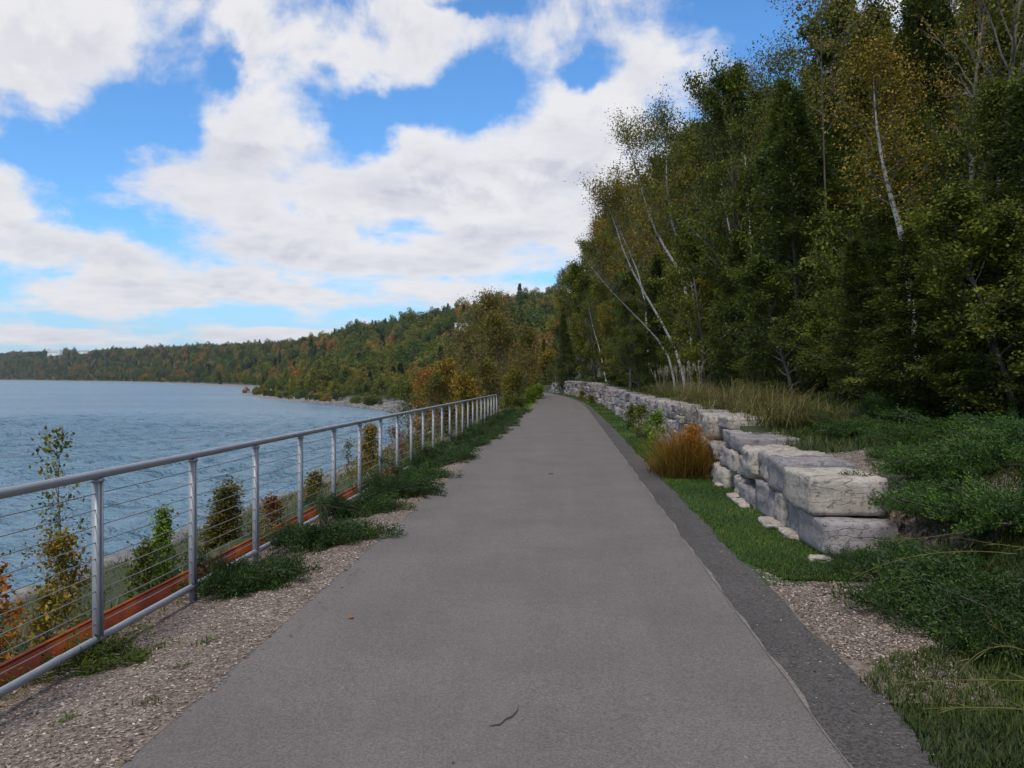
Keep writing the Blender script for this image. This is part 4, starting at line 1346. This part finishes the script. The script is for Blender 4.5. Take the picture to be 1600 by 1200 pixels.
# ------------------------------------------------------------------ the wooded bank on the right
SKY = np.array([(860, 470), (880, 452), (905, 440), (912, 400), (915, 350), (930, 285), (960, 225), (1000, 190), (1050, 165), (1100, 105), (1150, 88), (1200, 58), (1260, 10), (1320, -30), (1400, -140), (1600, -420), (1800, -600)], float)
def project(x, y, z):
    dx, dy, dz = x, y, z - EYE
    xc = dx * math.cos(YAW) + dy * math.sin(YAW)
    yf = -dx * math.sin(YAW) + dy * math.cos(YAW)
    c, s = math.cos(PITCH), math.sin(PITCH)
    f = yf * c + dz * s
    up = -yf * s + dz * c
    return CX + F_PX * xc / f, CY - F_PX * up / f, f
def fit_h(x, y, px=None):
    """height that brings a tree at (x, y) up to the tree line seen over it"""
    z0 = hz(x, y)
    q = project(x, y, z0)
    top = max(np.interp(q[0] + k, SKY[:, 0], SKY[:, 1]) for k in (-55, -25, 0)) if q[0] > 940 else np.interp(q[0], SKY[:, 0], SKY[:, 1])
    return (588 - top) / F_PX * q[2] + EYE - z0, q[0]

# prototypes, each first used as a tree of its own
PH = 9.0
def proto_pair(t_c, mats):
    t, c = t_c
    return (t.mesh('trunk', [mats[1], M['twig']]), c.mesh('crown', [mats[0]]))
protos = {
    'cedar': [proto_pair(make_cedar(PH, 301 + k, nleaf=34000, rad=.25, L=.15, dens=1.15), (M['cedar'], M['bark'])) for k in range(3)],
    'broad': [proto_pair(make_broad('b', PH, 311 + k, None, None, nb=(34, 28, 34, 26)[k], t0=.10, spread=.30, sub=9, nleaf=(30000, 17000, 26000, 15000)[k], L=(.10, .16, .12, .14)[k], sigma=(.13, .17, .14, .16)[k], up=.5), (M[mn], M['bark']))
              for k, mn in enumerate(('leaf_green', 'leaf_green', 'leaf_olive', 'leaf_autumn'))],
    'thin': [proto_pair(make_broad('b', PH, 321 + k, None, None, nb=30, t0=.35, spread=.24, sub=8, nleaf=8000, L=.085, sigma=.18, up=.8, dead=.15), (M[mn], M['twig']))
             for k, mn in enumerate(('leaf_olive', 'leaf_yellow'))],
}
def tree_from(kind, i, name, x, y, h, wide, rot, label, group=None):
    r = empty(name, (x, y, hz(x, y)), label, 'tree', group)
    s = h / PH * .93
    r.scale = (s * wide, s * wide, s); r.rotation_euler = (0, 0, rot)
    for nm, me in zip(('trunk', 'crown'), protos[kind][i]):
        o = bpy.data.objects.new(nm, me); COL.objects.link(o); o.parent = r
    return r

rt_ = random.Random(12)
placed = []
def free(x, y, d):
    return all((x - a) ** 2 + (y - b) ** 2 > d * d for a, b in placed)
# front row, surveyed
front = [  # px, distance, kind, variant, share of the tree line's height, width, label
    (1560, 13.0, 'cedar', 0, .62, 1.1, 'near dark cedar whose sprays fill the frame edge above the bank'),
    (1480, 15.5, 'broad', 0, .60, 1.0, 'leafy green tree over the grassy bank between the near cedars'),
    (1545, 11.8, 'cedar', 1, .36, 1.3, 'full cedar with drooping sprays right behind the bank junipers'),
    (1470, 13.2, 'cedar', 0, .33, 1.4, 'low bushy cedar between the yellow birch and the frame edge'),
    (1350, 15.5, 'cedar', 1, .30, 1.3, 'low cedar left of the yellow birch foot'),
    (1185, 22.5, 'cedar', 0, .34, 1.2, 'low dark cedar behind the fountain grass'),
    (1412, 13.6, 'cedar', 2, .215, 1.5, 'low spreading cedar in front of the yellow birch trunk'),
    (1310, 16.5, 'broad', 0, .30, 1.4, 'low green leafed tree at the wood edge below the dark cedar'),
    (1500, 12.6, 'broad', 2, .24, 1.4, 'low olive leafed tree above the straw stems'),
    (1240, 19.0, 'broad', 1, .30, 1.3, 'low bright green tree beside the dark hollow in the wood'),
    (1590, 11.6, 'broad', 1, .26, 1.3, 'low leafy tree cut by the frame edge'),
    (1110, 31.0, 'broad', 2, .42, 1.2, 'low olive tree right of the white birch stems'),
    (1075, 35.2, 'broad', 1, .50, 1.1, 'yellow green tree just behind the white birch stems'),
    (1000, 39.0, 'broad', 0, .42, 1.2, 'low green tree left of the birch feet'),
    (985, 50.0, 'broad', 2, .45, 1.2, 'low olive tree behind the middle of the wall'),
    (1400, 17.0, 'cedar', 1, .60, 1.0, 'dark cedar behind the white trunked yellow birch'),
    (1320, 18.5, 'broad', 1, .70, .9, 'green leafed tree with thin stems beside the dark hollow'),
    (1250, 20.5, 'cedar', 2, .90, .9, 'tall narrow cedar standing by the dark gap in the wood'),
    (1215, 24.0, 'cedar', 0, .95, .8, 'dark cedar over the fountain grass'),
    (1140, 26.5, 'cedar', 1, .55, .9, 'short dark cedar at the edge of the wood behind the leaning birches'),
    (1100, 30.0, 'broad', 1, .62, .9, 'yellow green bushy tree beside the leaning birches'),
    (1180, 28.0, 'broad', 0, .97, .8, 'tall green tree reaching the skyline beside the copper topped one'),
    (1030, 38.0, 'cedar', 2, .55, .9, 'cedar in the shade behind the slanting white trunks'),
    (985, 46.0, 'broad', 0, .60, .9, 'rounded green tree over the far part of the wall'),
    (968, 54.0, 'cedar', 0, .85, .9, 'cedar over the stepped far part of the wall'),
    (952, 62.0, 'broad', 2, .66, .8, 'olive tree over the far wall corner'),
    (932, 72.0, 'broad', 1, .60, .8, 'green tree above the end of the wall'),
    (885, 92.0, 'cedar', 1, .80, .9, 'dark cedar closing the path beyond the bend'),
    (868, 105.0, 'broad', 0, .70, .9, 'green tree straight over the vanishing path'),
    (850, 118.0, 'cedar', 2, .60, .9, 'dark evergreen left of the vanishing path'),
]
for (px, Y, kd, vi, sh_, wd, lab) in front:
    x = at_px(px, 560, Y)[0]
    h, _ = fit_h(x, Y)
    tree_from(kd, vi, 'cedar_tree' if kd == 'cedar' else 'leafy_tree', x, Y, max(3.0, h * sh_), wd, rt_.random() * 6, lab)
    placed.append((x, Y))
# the ranks behind
cnt = 0
tries = 0
while cnt < 150 and tries < 9000:
    tries += 1
    Y = 9 + 112 * rt_.random() ** 1.2
    u = 6.0 + 30 * rt_.random() ** 1.3
    x = u + float(cshift(Y))
    q = project(x, Y, 3)
    if q[2] < 5 or q[0] > 1850 or q[0] < 885: continue
    if not free(x, Y, 2.0 + u * .05): continue
    h, pxx = fit_h(x, Y)
    full = h
    if h < 2.2: continue
    h *= rt_.uniform(.72, 1.0)
    h = min(h, 17)
    if u > 10 and h < 4: continue
    placed.append((x, Y)); cnt += 1
    r0_ = rt_.random()
    kd = 'cedar' if r0_ < (.42 if q[0] < 1180 else .64) else ('broad' if r0_ < .82 else 'thin')
    if h > 8 and kd == 'cedar' and pxx < 1180: kd = 'thin' if rt_.random() < .6 else 'broad'
    vi = rt_.randrange(len(protos[kd]))
    nm, lb, gr = {'cedar': ('cedar_tree', 'dark cedar among the crowded trees up the wooded bank', 'cedars on the wooded bank'),
                  'broad': ('leafy_tree', 'green leafy tree among the crowded trees up the wooded bank', 'leafy trees on the wooded bank'),
                  'thin': ('slender_tree', 'slender thin leaved tree with pale stem up the wooded bank', 'slender trees on the wooded bank')}[kd]
    bw = ('over the far end of the wall' if q[0] < 960 else 'around the leaning white birches' if q[0] < 1100 else 'behind the fountain grass' if q[0] < 1250 else
          'around the yellow birch' if q[0] < 1420 else 'over the bank junipers by the frame edge')
    dw = 'at the wood front' if u < 10.5 else 'high up the wooded bank'
    kn = {'cedar': 'dark cedar', 'broad': 'green leafy tree', 'thin': 'slender tree'}[kd]
    lb = f'{kn} {dw} {bw}'
    gr = f'{kn}s {dw} {bw}'
    tree_from(kd, vi, nm, x, Y, h, rt_.uniform(.75, 1.1) * min(1.5, 9 / h) if h < 9 else rt_.uniform(.7, 1.0), rt_.random() * 6, lb, gr)

# birches, each with its surveyed trunk
def birch(pts_px, Ys, r0, seed, lm, label, nleaf=9000, vmean=.5, bm='birch_bark', L=.075, t0=.45, spread=.22, nb=22, sigma=.2, dead=0., up=.7, n=10, sub=6):
    P = [np.array(at_px(px, py, Y)) for (px, py), Y in zip(pts_px, Ys)]
    gx, gy, _ = P[0]
    P[0][2] = min(P[0][2], hz(gx, gy) - .1) if P[0][2] < hz(gx, gy) + 1.2 else P[0][2]
    base = P[0].copy()
    if base[2] > hz(gx, gy):                        # a trunk whose foot is hidden: run it down to the ground
        P.insert(0, np.array([base[0] + .3, base[1] + .2, hz(gx + .3, gy + .2) - .2]))
    P = np.array(P)
    t = np.linspace(0, 1, len(P)); tn = np.linspace(0, 1, n)
    T = np.stack([np.interp(tn, t, P[:, k]) for k in range(3)], 1)
    T[1:-1] = T[1:-1] * .6 + (T[:-2] + T[2:]) * .2
    loc = T[0].copy()
    H = float(np.linalg.norm(np.diff(T, axis=0), axis=1).sum())
    tm, cm = make_broad('birch', H, seed, None, None, trunk=T - loc, r0=r0, nb=nb, t0=t0, spread=spread, sub=sub, nleaf=nleaf, L=L, sigma=sigma, dead=dead, up=up, shape='top', vmean=vmean)
    plant('birch_tree', tm, cm, M[lm], M[bm], tuple(loc), label, 'birch')
birch([(1062, 552), (1020, 480), (976, 405), (962, 350), (948, 318)], [33, 32.6, 32, 31.6, 31.2], .060, 401, 'leaf_olive', 'front white birch leaning left over the wall, longest bare trunk', nleaf=5200, t0=.52, spread=.20)
birch([(1046, 548), (990, 490), (950, 450), (912, 402)], [34.5, 34, 33.5, 33], .045, 402, 'leaf_brown', 'lowest birch slanting left with bare twigs at its tip', nleaf=500, t0=.6, dead=.5, spread=.16)
birch([(1075, 440), (1045, 400), (1015, 345), (990, 250), (988, 235)], [36, 36, 35.6, 35, 34.8], .075, 403, 'leaf_olive', 'birch with short white trunk showing high among the leaves', nleaf=8000, t0=.4, spread=.20)
birch([(1085, 430), (1062, 385), (1042, 330), (1040, 230), (1045, 215)], [37, 37, 36.8, 36.5, 36.4], .07, 404, 'leaf_green', 'thin birch right of the high white trunk', nleaf=7000, t0=.4, spread=.20)
birch([(1012, 560), (1010, 450), (960, 340), (945, 330)], [41, 41, 40, 39.6], .06, 405, 'leaf_rust', 'birch with purplish brown leaves on the outer edge of the wood', nleaf=3800, t0=.4, spread=.22, sigma=.28)
birch([(1150, 420), (1130, 300), (1117, 235), (1108, 165)], [34, 33.8, 33.6, 33.5], .04, 406, 'leaf_brown', 'tall copper topped birch on the skyline', nleaf=7000, t0=.4, spread=.17)
birch([(1175, 400), (1165, 260), (1160, 190), (1155, 140)], [32, 32, 32, 32], .035, 407, 'leaf_brown', 'second copper topped birch on the skyline, right of the first', nleaf=6500, t0=.4, spread=.17)
birch([(1418, 392), (1398, 330), (1380, 265), (1368, 190), (1364, 110)], [15.0, 15, 14.9, 14.8, 14.7], .070, 408, 'leaf_yellow', 'yellow leaved birch with white trunk showing among dark cedars', nleaf=9500, t0=.38, spread=.16, L=.05, sigma=.20, vmean=.42)
birch([(948, 590), (938, 550), (926, 510), (918, 470)], [68, 68, 68, 68], .055, 409, 'leaf_green', 'far thin birch above the end of the wall', nleaf=2500, t0=.5)
birch([(1290, 330), (1285, 150), (1282, 30), (1278, -20)], [24, 24, 24, 24], .035, 410, 'leaf_brown', 'tall half bare birch against the blue sky', bm='bark', nleaf=4200, t0=.4, spread=.16, dead=.2)
birch([(1205, 330), (1212, 170), (1218, 110)], [29, 29, 29], .035, 411, 'leaf_olive', 'thin olive topped birch near the blue gap', bm='bark', nleaf=4500, t0=.45, spread=.15)

# bare saplings and understorey at the wood's edge
us_pr = [proto_pair(make_broad('s', 3.0, 501 + k, None, None, nb=26, t0=.05, spread=.34, sub=7, nleaf=nl, L=.07, sigma=.10, up=.6, r0=.03, dead=dd), (M[mn], M['twig'])) for k, (nl, mn, dd) in enumerate(((5000, 'leaf_green', .1), (1200, 'leaf_brown', .5), (6000, 'leaf_olive', 0)))]
ncut = 0
for k in range(400):
    if ncut >= 62: break
    Y = 9.5 + 75 * rt_.random() ** 1.3
    u = rt_.uniform(5.2, 8.2) if Y < 30 else rt_.uniform(5.4, 7.5)
    x = u + float(cshift(Y))
    if not free(x, Y, .7): continue
    q = project(x, Y, 1.5)
    if q[0] > 1700 or q[2] < 4: continue
    placed.append((x, Y)); ncut += 1
    i = rt_.choice((0, 0, 1, 1, 2))
    nm, lb, gr = (('understorey_shrub', 'green understorey shrub at the foot of the wooded bank', 'green shrubs under the trees'),
                  ('bare_sapling', 'tangled half bare grey twigs at the foot of the wooded bank', 'bare twiggy saplings under the trees'),
                  ('understorey_bush', 'olive understorey bush at the foot of the wooded bank', 'olive bushes under the trees'))[i]
    bw = ('near the far end of the wall' if q[0] < 960 else 'around the birch feet' if q[0] < 1100 else 'behind the fountain grass' if q[0] < 1250 else
          'below the yellow birch' if q[0] < 1420 else 'by the frame edge')
    lb, gr = lb.replace('at the foot of the wooded bank', bw), gr + ' ' + bw
    r = empty(nm, (x, Y, hz(x, Y) - .05), lb, 'shrub', gr)
    s = rt_.uniform(.5, 1.05)
    r.scale = (s * 1.1, s * 1.1, s); r.rotation_euler = (rt_.uniform(-.2, .2), rt_.uniform(-.2, .2), rt_.random() * 6)
    for nmm, me in zip(('stem', 'foliage'), us_pr[i]):
        o = bpy.data.objects.new(nmm, me); COL.objects.link(o); o.parent = r

# ------------------------------------------------------------------ the hill across the bay
def make_hill_tree(seed, h=9.0, kind='round'):
    rng = np.random.default_rng(seed)
    mb = MB()
    tr = limb((0, 0, -.5), (0, 0, 1), h * .8, rng, 0, .04, 4)
    mb.tube(tr, np.linspace(.16, .04, len(tr)), 5, 1)
    if kind == 'round':
        nl = 34
        for k in range(nl):
            ph = rng.random() * 2 * PI; ct = rng.uniform(-.75, 1)
            st = math.sqrt(1 - ct * ct)
            c = np.array([st * math.cos(ph) * h * .30, st * math.sin(ph) * h * .30, h * .60 + ct * h * .36])
            c = c * rng.uniform(.72, 1.08, 3)
            rr = h * rng.uniform(.07, .12)
            m_ = 85
            dv = rng.normal(0, 1, (m_, 3)); dv /= np.linalg.norm(dv, axis=1)[:, None]
            P = c + dv * rr * rng.uniform(.75, 1.15, (m_, 1))
            Dv = rng.normal(0, 1, (m_, 3)); N = dv + rng.normal(0, .5, (m_, 3))
            mb.leaves(P, Dv, N, rng.uniform(.25, .5, m_), .26, np.clip(.5 * rng.random() + .5 * rng.random(m_), 0, 1), 0)
            if k % 3 == 0:
                mb.tube([tr[-3], (tr[-2] + c) / 2, c], [.06, .04, .015], 3, 1, caps=False)
    else:
        for k in range(44):
            t = k / 44
            r_ = h * .19 * (1 - t) + .12
            z = h * (.06 + .93 * t)
            m_ = 60
            a = rng.random(m_) * 2 * PI
            rad = r_ * np.sqrt(rng.random(m_)) * (1 + .25 * np.sin(3 * a + k))
            P = np.stack([rad * np.cos(a), rad * np.sin(a), z + rng.normal(0, h * .02, m_)], 1)
            Dv = np.stack([np.cos(a), np.sin(a), np.full(m_, -.4)], 1) + rng.normal(0, .3, (m_, 3))
            N = rng.normal(0, .5, (m_, 3)); N[:, 2] += 1
            mb.leaves(P, Dv, N, rng.uniform(.25, .5, m_), .2, np.clip(rng.random() * .4 + .6 * rng.random(m_), 0, 1), 0)
    return mb

hill_me = [make_hill_tree(601 + k).mesh('hillside_tree', [M['leaf_far'], M['bark']]) for k in range(4)]
M['cedar_far'] = foliage('hillside_conifer', [(0, (.014, .028, .010)), (.5, (.025, .045, .012)), (1, (.045, .065, .014))], transl=.1, obj_mix=.5)
hill_me.append(make_hill_tree(611, 9, 'cone').mesh('hillside_conifer', [M['cedar_far'], M['bark']]))

M['leaf_shore'] = foliage('shore_leaves', [(0, (.050, .068, .013)), (.35, (.080, .095, .016)), (.6, (.115, .115, .018)), (.8, (.17, .145, .02)), (.92, (.22, .15, .02)), (1, (.20, .09, .025))], by='plant', transl=.2, gain=1.1)
shore_me = []
for k in range(3):
    m_c = hill_me[k].copy(); m_c.materials[0] = M['leaf_shore']; shore_me.append(m_c)

rh = np.random.default_rng(31)
cand = []
def visible_px(x, y):
    q = project(x, y, 5)
    return q
N_C = 90000
Yc = 112 + 2700 * rh.random(N_C) ** 1.35
pxc = rh.uniform(-160, 960, N_C)
dxn = (pxc - CX) / F_PX
Xc = Yc * np.tan(np.arctan(dxn) - YAW)
dc = shore_d(Xc, Yc)
rank = rh.random(N_C)
ok = (dc > 9) & (dc < 330) & ~((Yc < 135) & (Xc > -14 + 0) & (Xc < 8))
Xc, Yc, dc = Xc[ok], Yc[ok], dc[ok]
cell = {}
keep = []
for i in range(len(Xc)):
    x, y = Xc[i], Yc[i]
    sp = 5.6 if y < 350 else (7.2 if y < 800 else 10.0)
    k = (int(x // sp), int(y // sp))
    if k in cell: continue
    bad = False
    for a in (-1, 0, 1):
        for b in (-1, 0, 1):
            j = cell.get((k[0] + a, k[1] + b))
            if j is not None and (Xc[j] - x) ** 2 + (Yc[j] - y) ** 2 < (sp * .8) ** 2: bad = True
    if bad: continue
    cell[k] = i
    keep.append(i)
keep = np.array(keep)
Xc, Yc, dc = Xc[keep], Yc[keep], dc[keep]
Zc = height(Xc, Yc)
hc = 11.0 * rh.uniform(.55, 1.15, len(Xc)) * np.where(rh.random(len(Xc)) < .07, 1.35, 1.0)
hc = hc * np.interp(dc, [9, 20, 60], [.5, .75, 1.0]) * np.interp(Yc, [112, 200, 500, 1500], [.85, .95, 1.0, 1.15])
def house_spot(px, py, Y, lift):
    best = (1e9, Y, 0)
    for Yt in np.arange(Y, Y * 1.9, Y * .012):            # the distance at which the ground reaches that height
        xt, _, zt = at_px(px, py, Yt)
        if float(shore_d(np.array([xt]), np.array([Yt]))[0]) < 30: continue
        e = abs(hz(xt, Yt) + lift - zt)
        if e < best[0]: best = (e, Yt, xt)
    return best[2], best[1]
HOUSES = [(86, 551, 1500, 34, 16, 12, 'white house among the trees at the left end of the far shore', True, -.3, 9),
          (130, 549, 1500, 22, 9, 6, 'low white house right of the large one on the far shore', True, 0, 9),
          (722, 510, 352, 7, 5, 3.0, 'white house half hidden in trees on the hillside', True, .1, 6),
          (829, 522, 300, 3.5, 3.5, 3.2, 'small white house glimpsed behind the trees above the path', True, .1, 5)]
keepm = np.ones(len(Xc), bool)                            # each house looks out over a cleared slope
for H_ in HOUSES[:3]:
    hx, hy = house_spot(H_[0], H_[1], H_[2], H_[9])
    wpx = H_[3] / hy * F_PX * .55
    for i in range(len(Xc)):
        if Yc[i] < hy + 12 and Yc[i] > hy * .55:
            q = project(Xc[i], Yc[i], Zc[i] + hc[i] * 1.05)
            if abs(q[0] - H_[0]) < wpx + 3.0 / Yc[i] * F_PX and q[1] < H_[1] + 2: keepm[i] = False
Xc, Yc, dc, Zc, hc = Xc[keepm], Yc[keepm], dc[keepm], Zc[keepm], hc[keepm]
order = np.argsort(Yc / hc)
big = order[:285]
small = order[285:]
for i in big:
    kd = 4 if rh.random() < .16 else int(rh.integers(0, 4))
    lowl = dc[i] < 42 and rh.random() < .8
    if lowl: kd = int(rh.integers(0, 3))
    o = bpy.data.objects.new('hillside_conifer' if kd == 4 else 'hillside_tree', shore_me[kd] if lowl else hill_me[kd]); COL.objects.link(o)
    s = hc[i] / 9.0
    o.location = (Xc[i], Yc[i], Zc[i] - .2)
    o.scale = (s * rh.uniform(.9, 1.25), s * rh.uniform(.9, 1.25), s)
    o.rotation_euler = (0, 0, rh.random() * 6.28)
    hp = project(Xc[i], Yc[i], Zc[i] + 4)[0]
    where = ('beyond the tip of the spit' if hp < 400 else 'above the stony beach of the spit' if hp < 560 else 'left of the orange brown tree' if hp < 645 else
             'over the end of the railing' if hp < 745 else 'behind the brownish trees' if hp < 840 else 'over the path bend')
    if lowl: tag(o, 'low olive to yellow shore tree ' + where, 'tree', 'light coloured trees along the shore ' + where)
    elif kd == 4: tag(o, 'dark pointed conifer on the hill slope ' + where, 'tree', 'conifers on the hill slope ' + where)
    else: tag(o, 'round crowned autumn tree on the hill slope ' + where, 'tree', 'autumn trees on the hill slope ' + where)
hill_objs = [o for o in COL.objects if o.name in ('hillside_tree', 'hillside_conifer')]
# the rest of the far wood: one mass
srcs = []
for me in hill_me:
    for o in COL.objects:
        if o.type == 'MESH' and o.data == me:
            srcs.append(o); break
me = bpy.data.meshes.new('forest')
pts = np.stack([Xc[small], Yc[small], Zc[small] - .2], 1)
me.vertices.add(len(pts)); me.vertices.foreach_set('co', pts.astype(np.float32).ravel())
at = me.attributes.new('size', 'FLOAT', 'POINT'); at.data.foreach_set('value', (hc[small] / 9.0).astype(np.float32))
me.update()
fo = bpy.data.objects.new('forest', me); COL.objects.link(fo)
tag(fo, 'dense autumn woodland covering the far hill around the bay', None, None, 'stuff')
ng = bpy.data.node_groups.new('forest_scatter', 'GeometryNodeTree')
ng.interface.new_socket('Geometry', in_out='INPUT', socket_type='NodeSocketGeometry')
ng.interface.new_socket('Geometry', in_out='OUTPUT', socket_type='NodeSocketGeometry')
gi, go = ng.nodes.new('NodeGroupInput'), ng.nodes.new('NodeGroupOutput')
iop = ng.nodes.new('GeometryNodeInstanceOnPoints')
jn = ng.nodes.new('GeometryNodeJoinGeometry')
for o in srcs:
    oi = ng.nodes.new('GeometryNodeObjectInfo'); oi.transform_space = 'ORIGINAL'
    oi.inputs['Object'].default_value = o
    oi.inputs['As Instance'].default_value = True
    ng.links.new(oi.outputs['Geometry'], jn.inputs[0])
rv = ng.nodes.new('FunctionNodeRandomValue'); rv.data_type = 'INT'
ii_ = [s for s in rv.inputs if s.type == 'INT']
ii_[0].default_value = 0; ii_[1].default_value = len(srcs) - 1
ro = ng.nodes.new('FunctionNodeRandomValue'); ro.data_type = 'FLOAT_VECTOR'
vi_ = [s for s in ro.inputs if s.type == 'VECTOR']
vi_[0].default_value = (0, 0, 0); vi_[1].default_value = (.06, .06, 6.28)
na = ng.nodes.new('GeometryNodeInputNamedAttribute'); na.data_type = 'FLOAT'; na.inputs['Name'].default_value = 'size'
L_ = ng.links.new
L_(gi.outputs[0], iop.inputs['Points']); L_(jn.outputs[0], iop.inputs['Instance'])
iop.inputs['Pick Instance'].default_value = True
L_([s for s in rv.outputs if s.type == 'INT'][0], iop.inputs['Instance Index'])
L_([s for s in ro.outputs if s.type == 'VECTOR'][0], iop.inputs['Rotation'])
L_([s for s in na.outputs if s.enabled and s.name == 'Attribute'][0], iop.inputs['Scale'])
L_(iop.outputs[0], go.inputs[0])
md = fo.modifiers.new('scatter', 'NODES'); md.node_group = ng

# low bushes on the spit and along the beach
for k in range(46):
    t = k / 45
    y = 170 + 150 * t + rh.normal(0, 3)
    xs = float(np.interp(y, SHORE[:, 1], SHORE[:, 0]))
    x = xs + rh.uniform(3, 9)
    o = bpy.data.objects.new('shore_bush', hill_me[int(rh.integers(0, 4))]); COL.objects.link(o)
    s = rh.uniform(.16, .34)
    o.location = (x, y, hz(x, y) - s * 2.4); o.scale = (s * 1.5, s * 1.5, s); o.rotation_euler = (0, 0, rh.random() * 6)
    wb = ('near the railing end of the beach', 'halfway along the stony beach', 'at the tip of the spit')[min(2, int(t * 3))]
    tag(o, 'low olive bush ' + wb + ' across the bay', 'bush', 'beach bushes ' + wb)

# houses on the hill
def house(px, py, Y, w, d, h, label, flat=False, rot=0.3, lift=6.0):
    x, Y = house_spot(px, py, Y, lift)
    zb = hz(x, Y) + lift - h / 2
    r = empty('house', (x, Y, zb), label, 'house')
    r.rotation_euler = (0, 0, rot)
    mb = MB(); mb.box(-w / 2, w / 2, -d / 2, d / 2, -h * 2.0, h); mb.build('wall', M['house'], r)
    mb = MB()
    if flat:
        mb.box(-w / 2 - .3, w / 2 + .3, -d / 2 - .3, d / 2 + .3, h + .003, h + .35)
    else:
        a, b = w / 2 + .4, d / 2 + .4
        V = [(-a, -b, h + .003), (a, -b, h + .003), (a, b, h + .003), (-a, b, h + .003), (-a, 0, h + d * .32), (a, 0, h + d * .32)]
        mb.add(V, [(0, 1, 5, 4), (2, 3, 4, 5)]); mb.add(V, [(1, 2, 5), (3, 0, 4)]); mb.add(V, [(3, 2, 1, 0)])
    mb.build('roof', M['roof'] if not flat else M['house'], r)
    for k in range(int(w // 3)):
        cx_ = -w / 2 + 1.6 + k * 3
        mb = MB(); mb.box(cx_ - .6, cx_ + .6, -d / 2 - .05, -d / 2 + .02, h * .42, h * .78); mb.build('window', M['glass'], r)
    return (x, Y)
for H_ in HOUSES: house(*H_)

# ------------------------------------------------------------------ thin air
hm = bpy.data.materials.new('haze_air')
hm.use_nodes = True
hm.node_tree.nodes.clear()
pv = hm.node_tree.nodes.new('ShaderNodeVolumePrincipled')
pv.inputs['Color'].default_value = (.80, .88, 1.0, 1)
pv.inputs['Density'].default_value = 0.00006
pv.inputs['Anisotropy'].default_value = 0.2
ho = hm.node_tree.nodes.new('ShaderNodeOutputMaterial')
hm.node_tree.links.new(pv.outputs[0], ho.inputs['Volume'])
mb = MB()
mb.box(-8600, 4300, -480, 4800, -12, 190)
tag(mb.build('haze', hm), kind='stuff')

print('trees placed', cnt, 'understorey', ncut, 'hill', len(Xc), 'blocks', len(blocks))
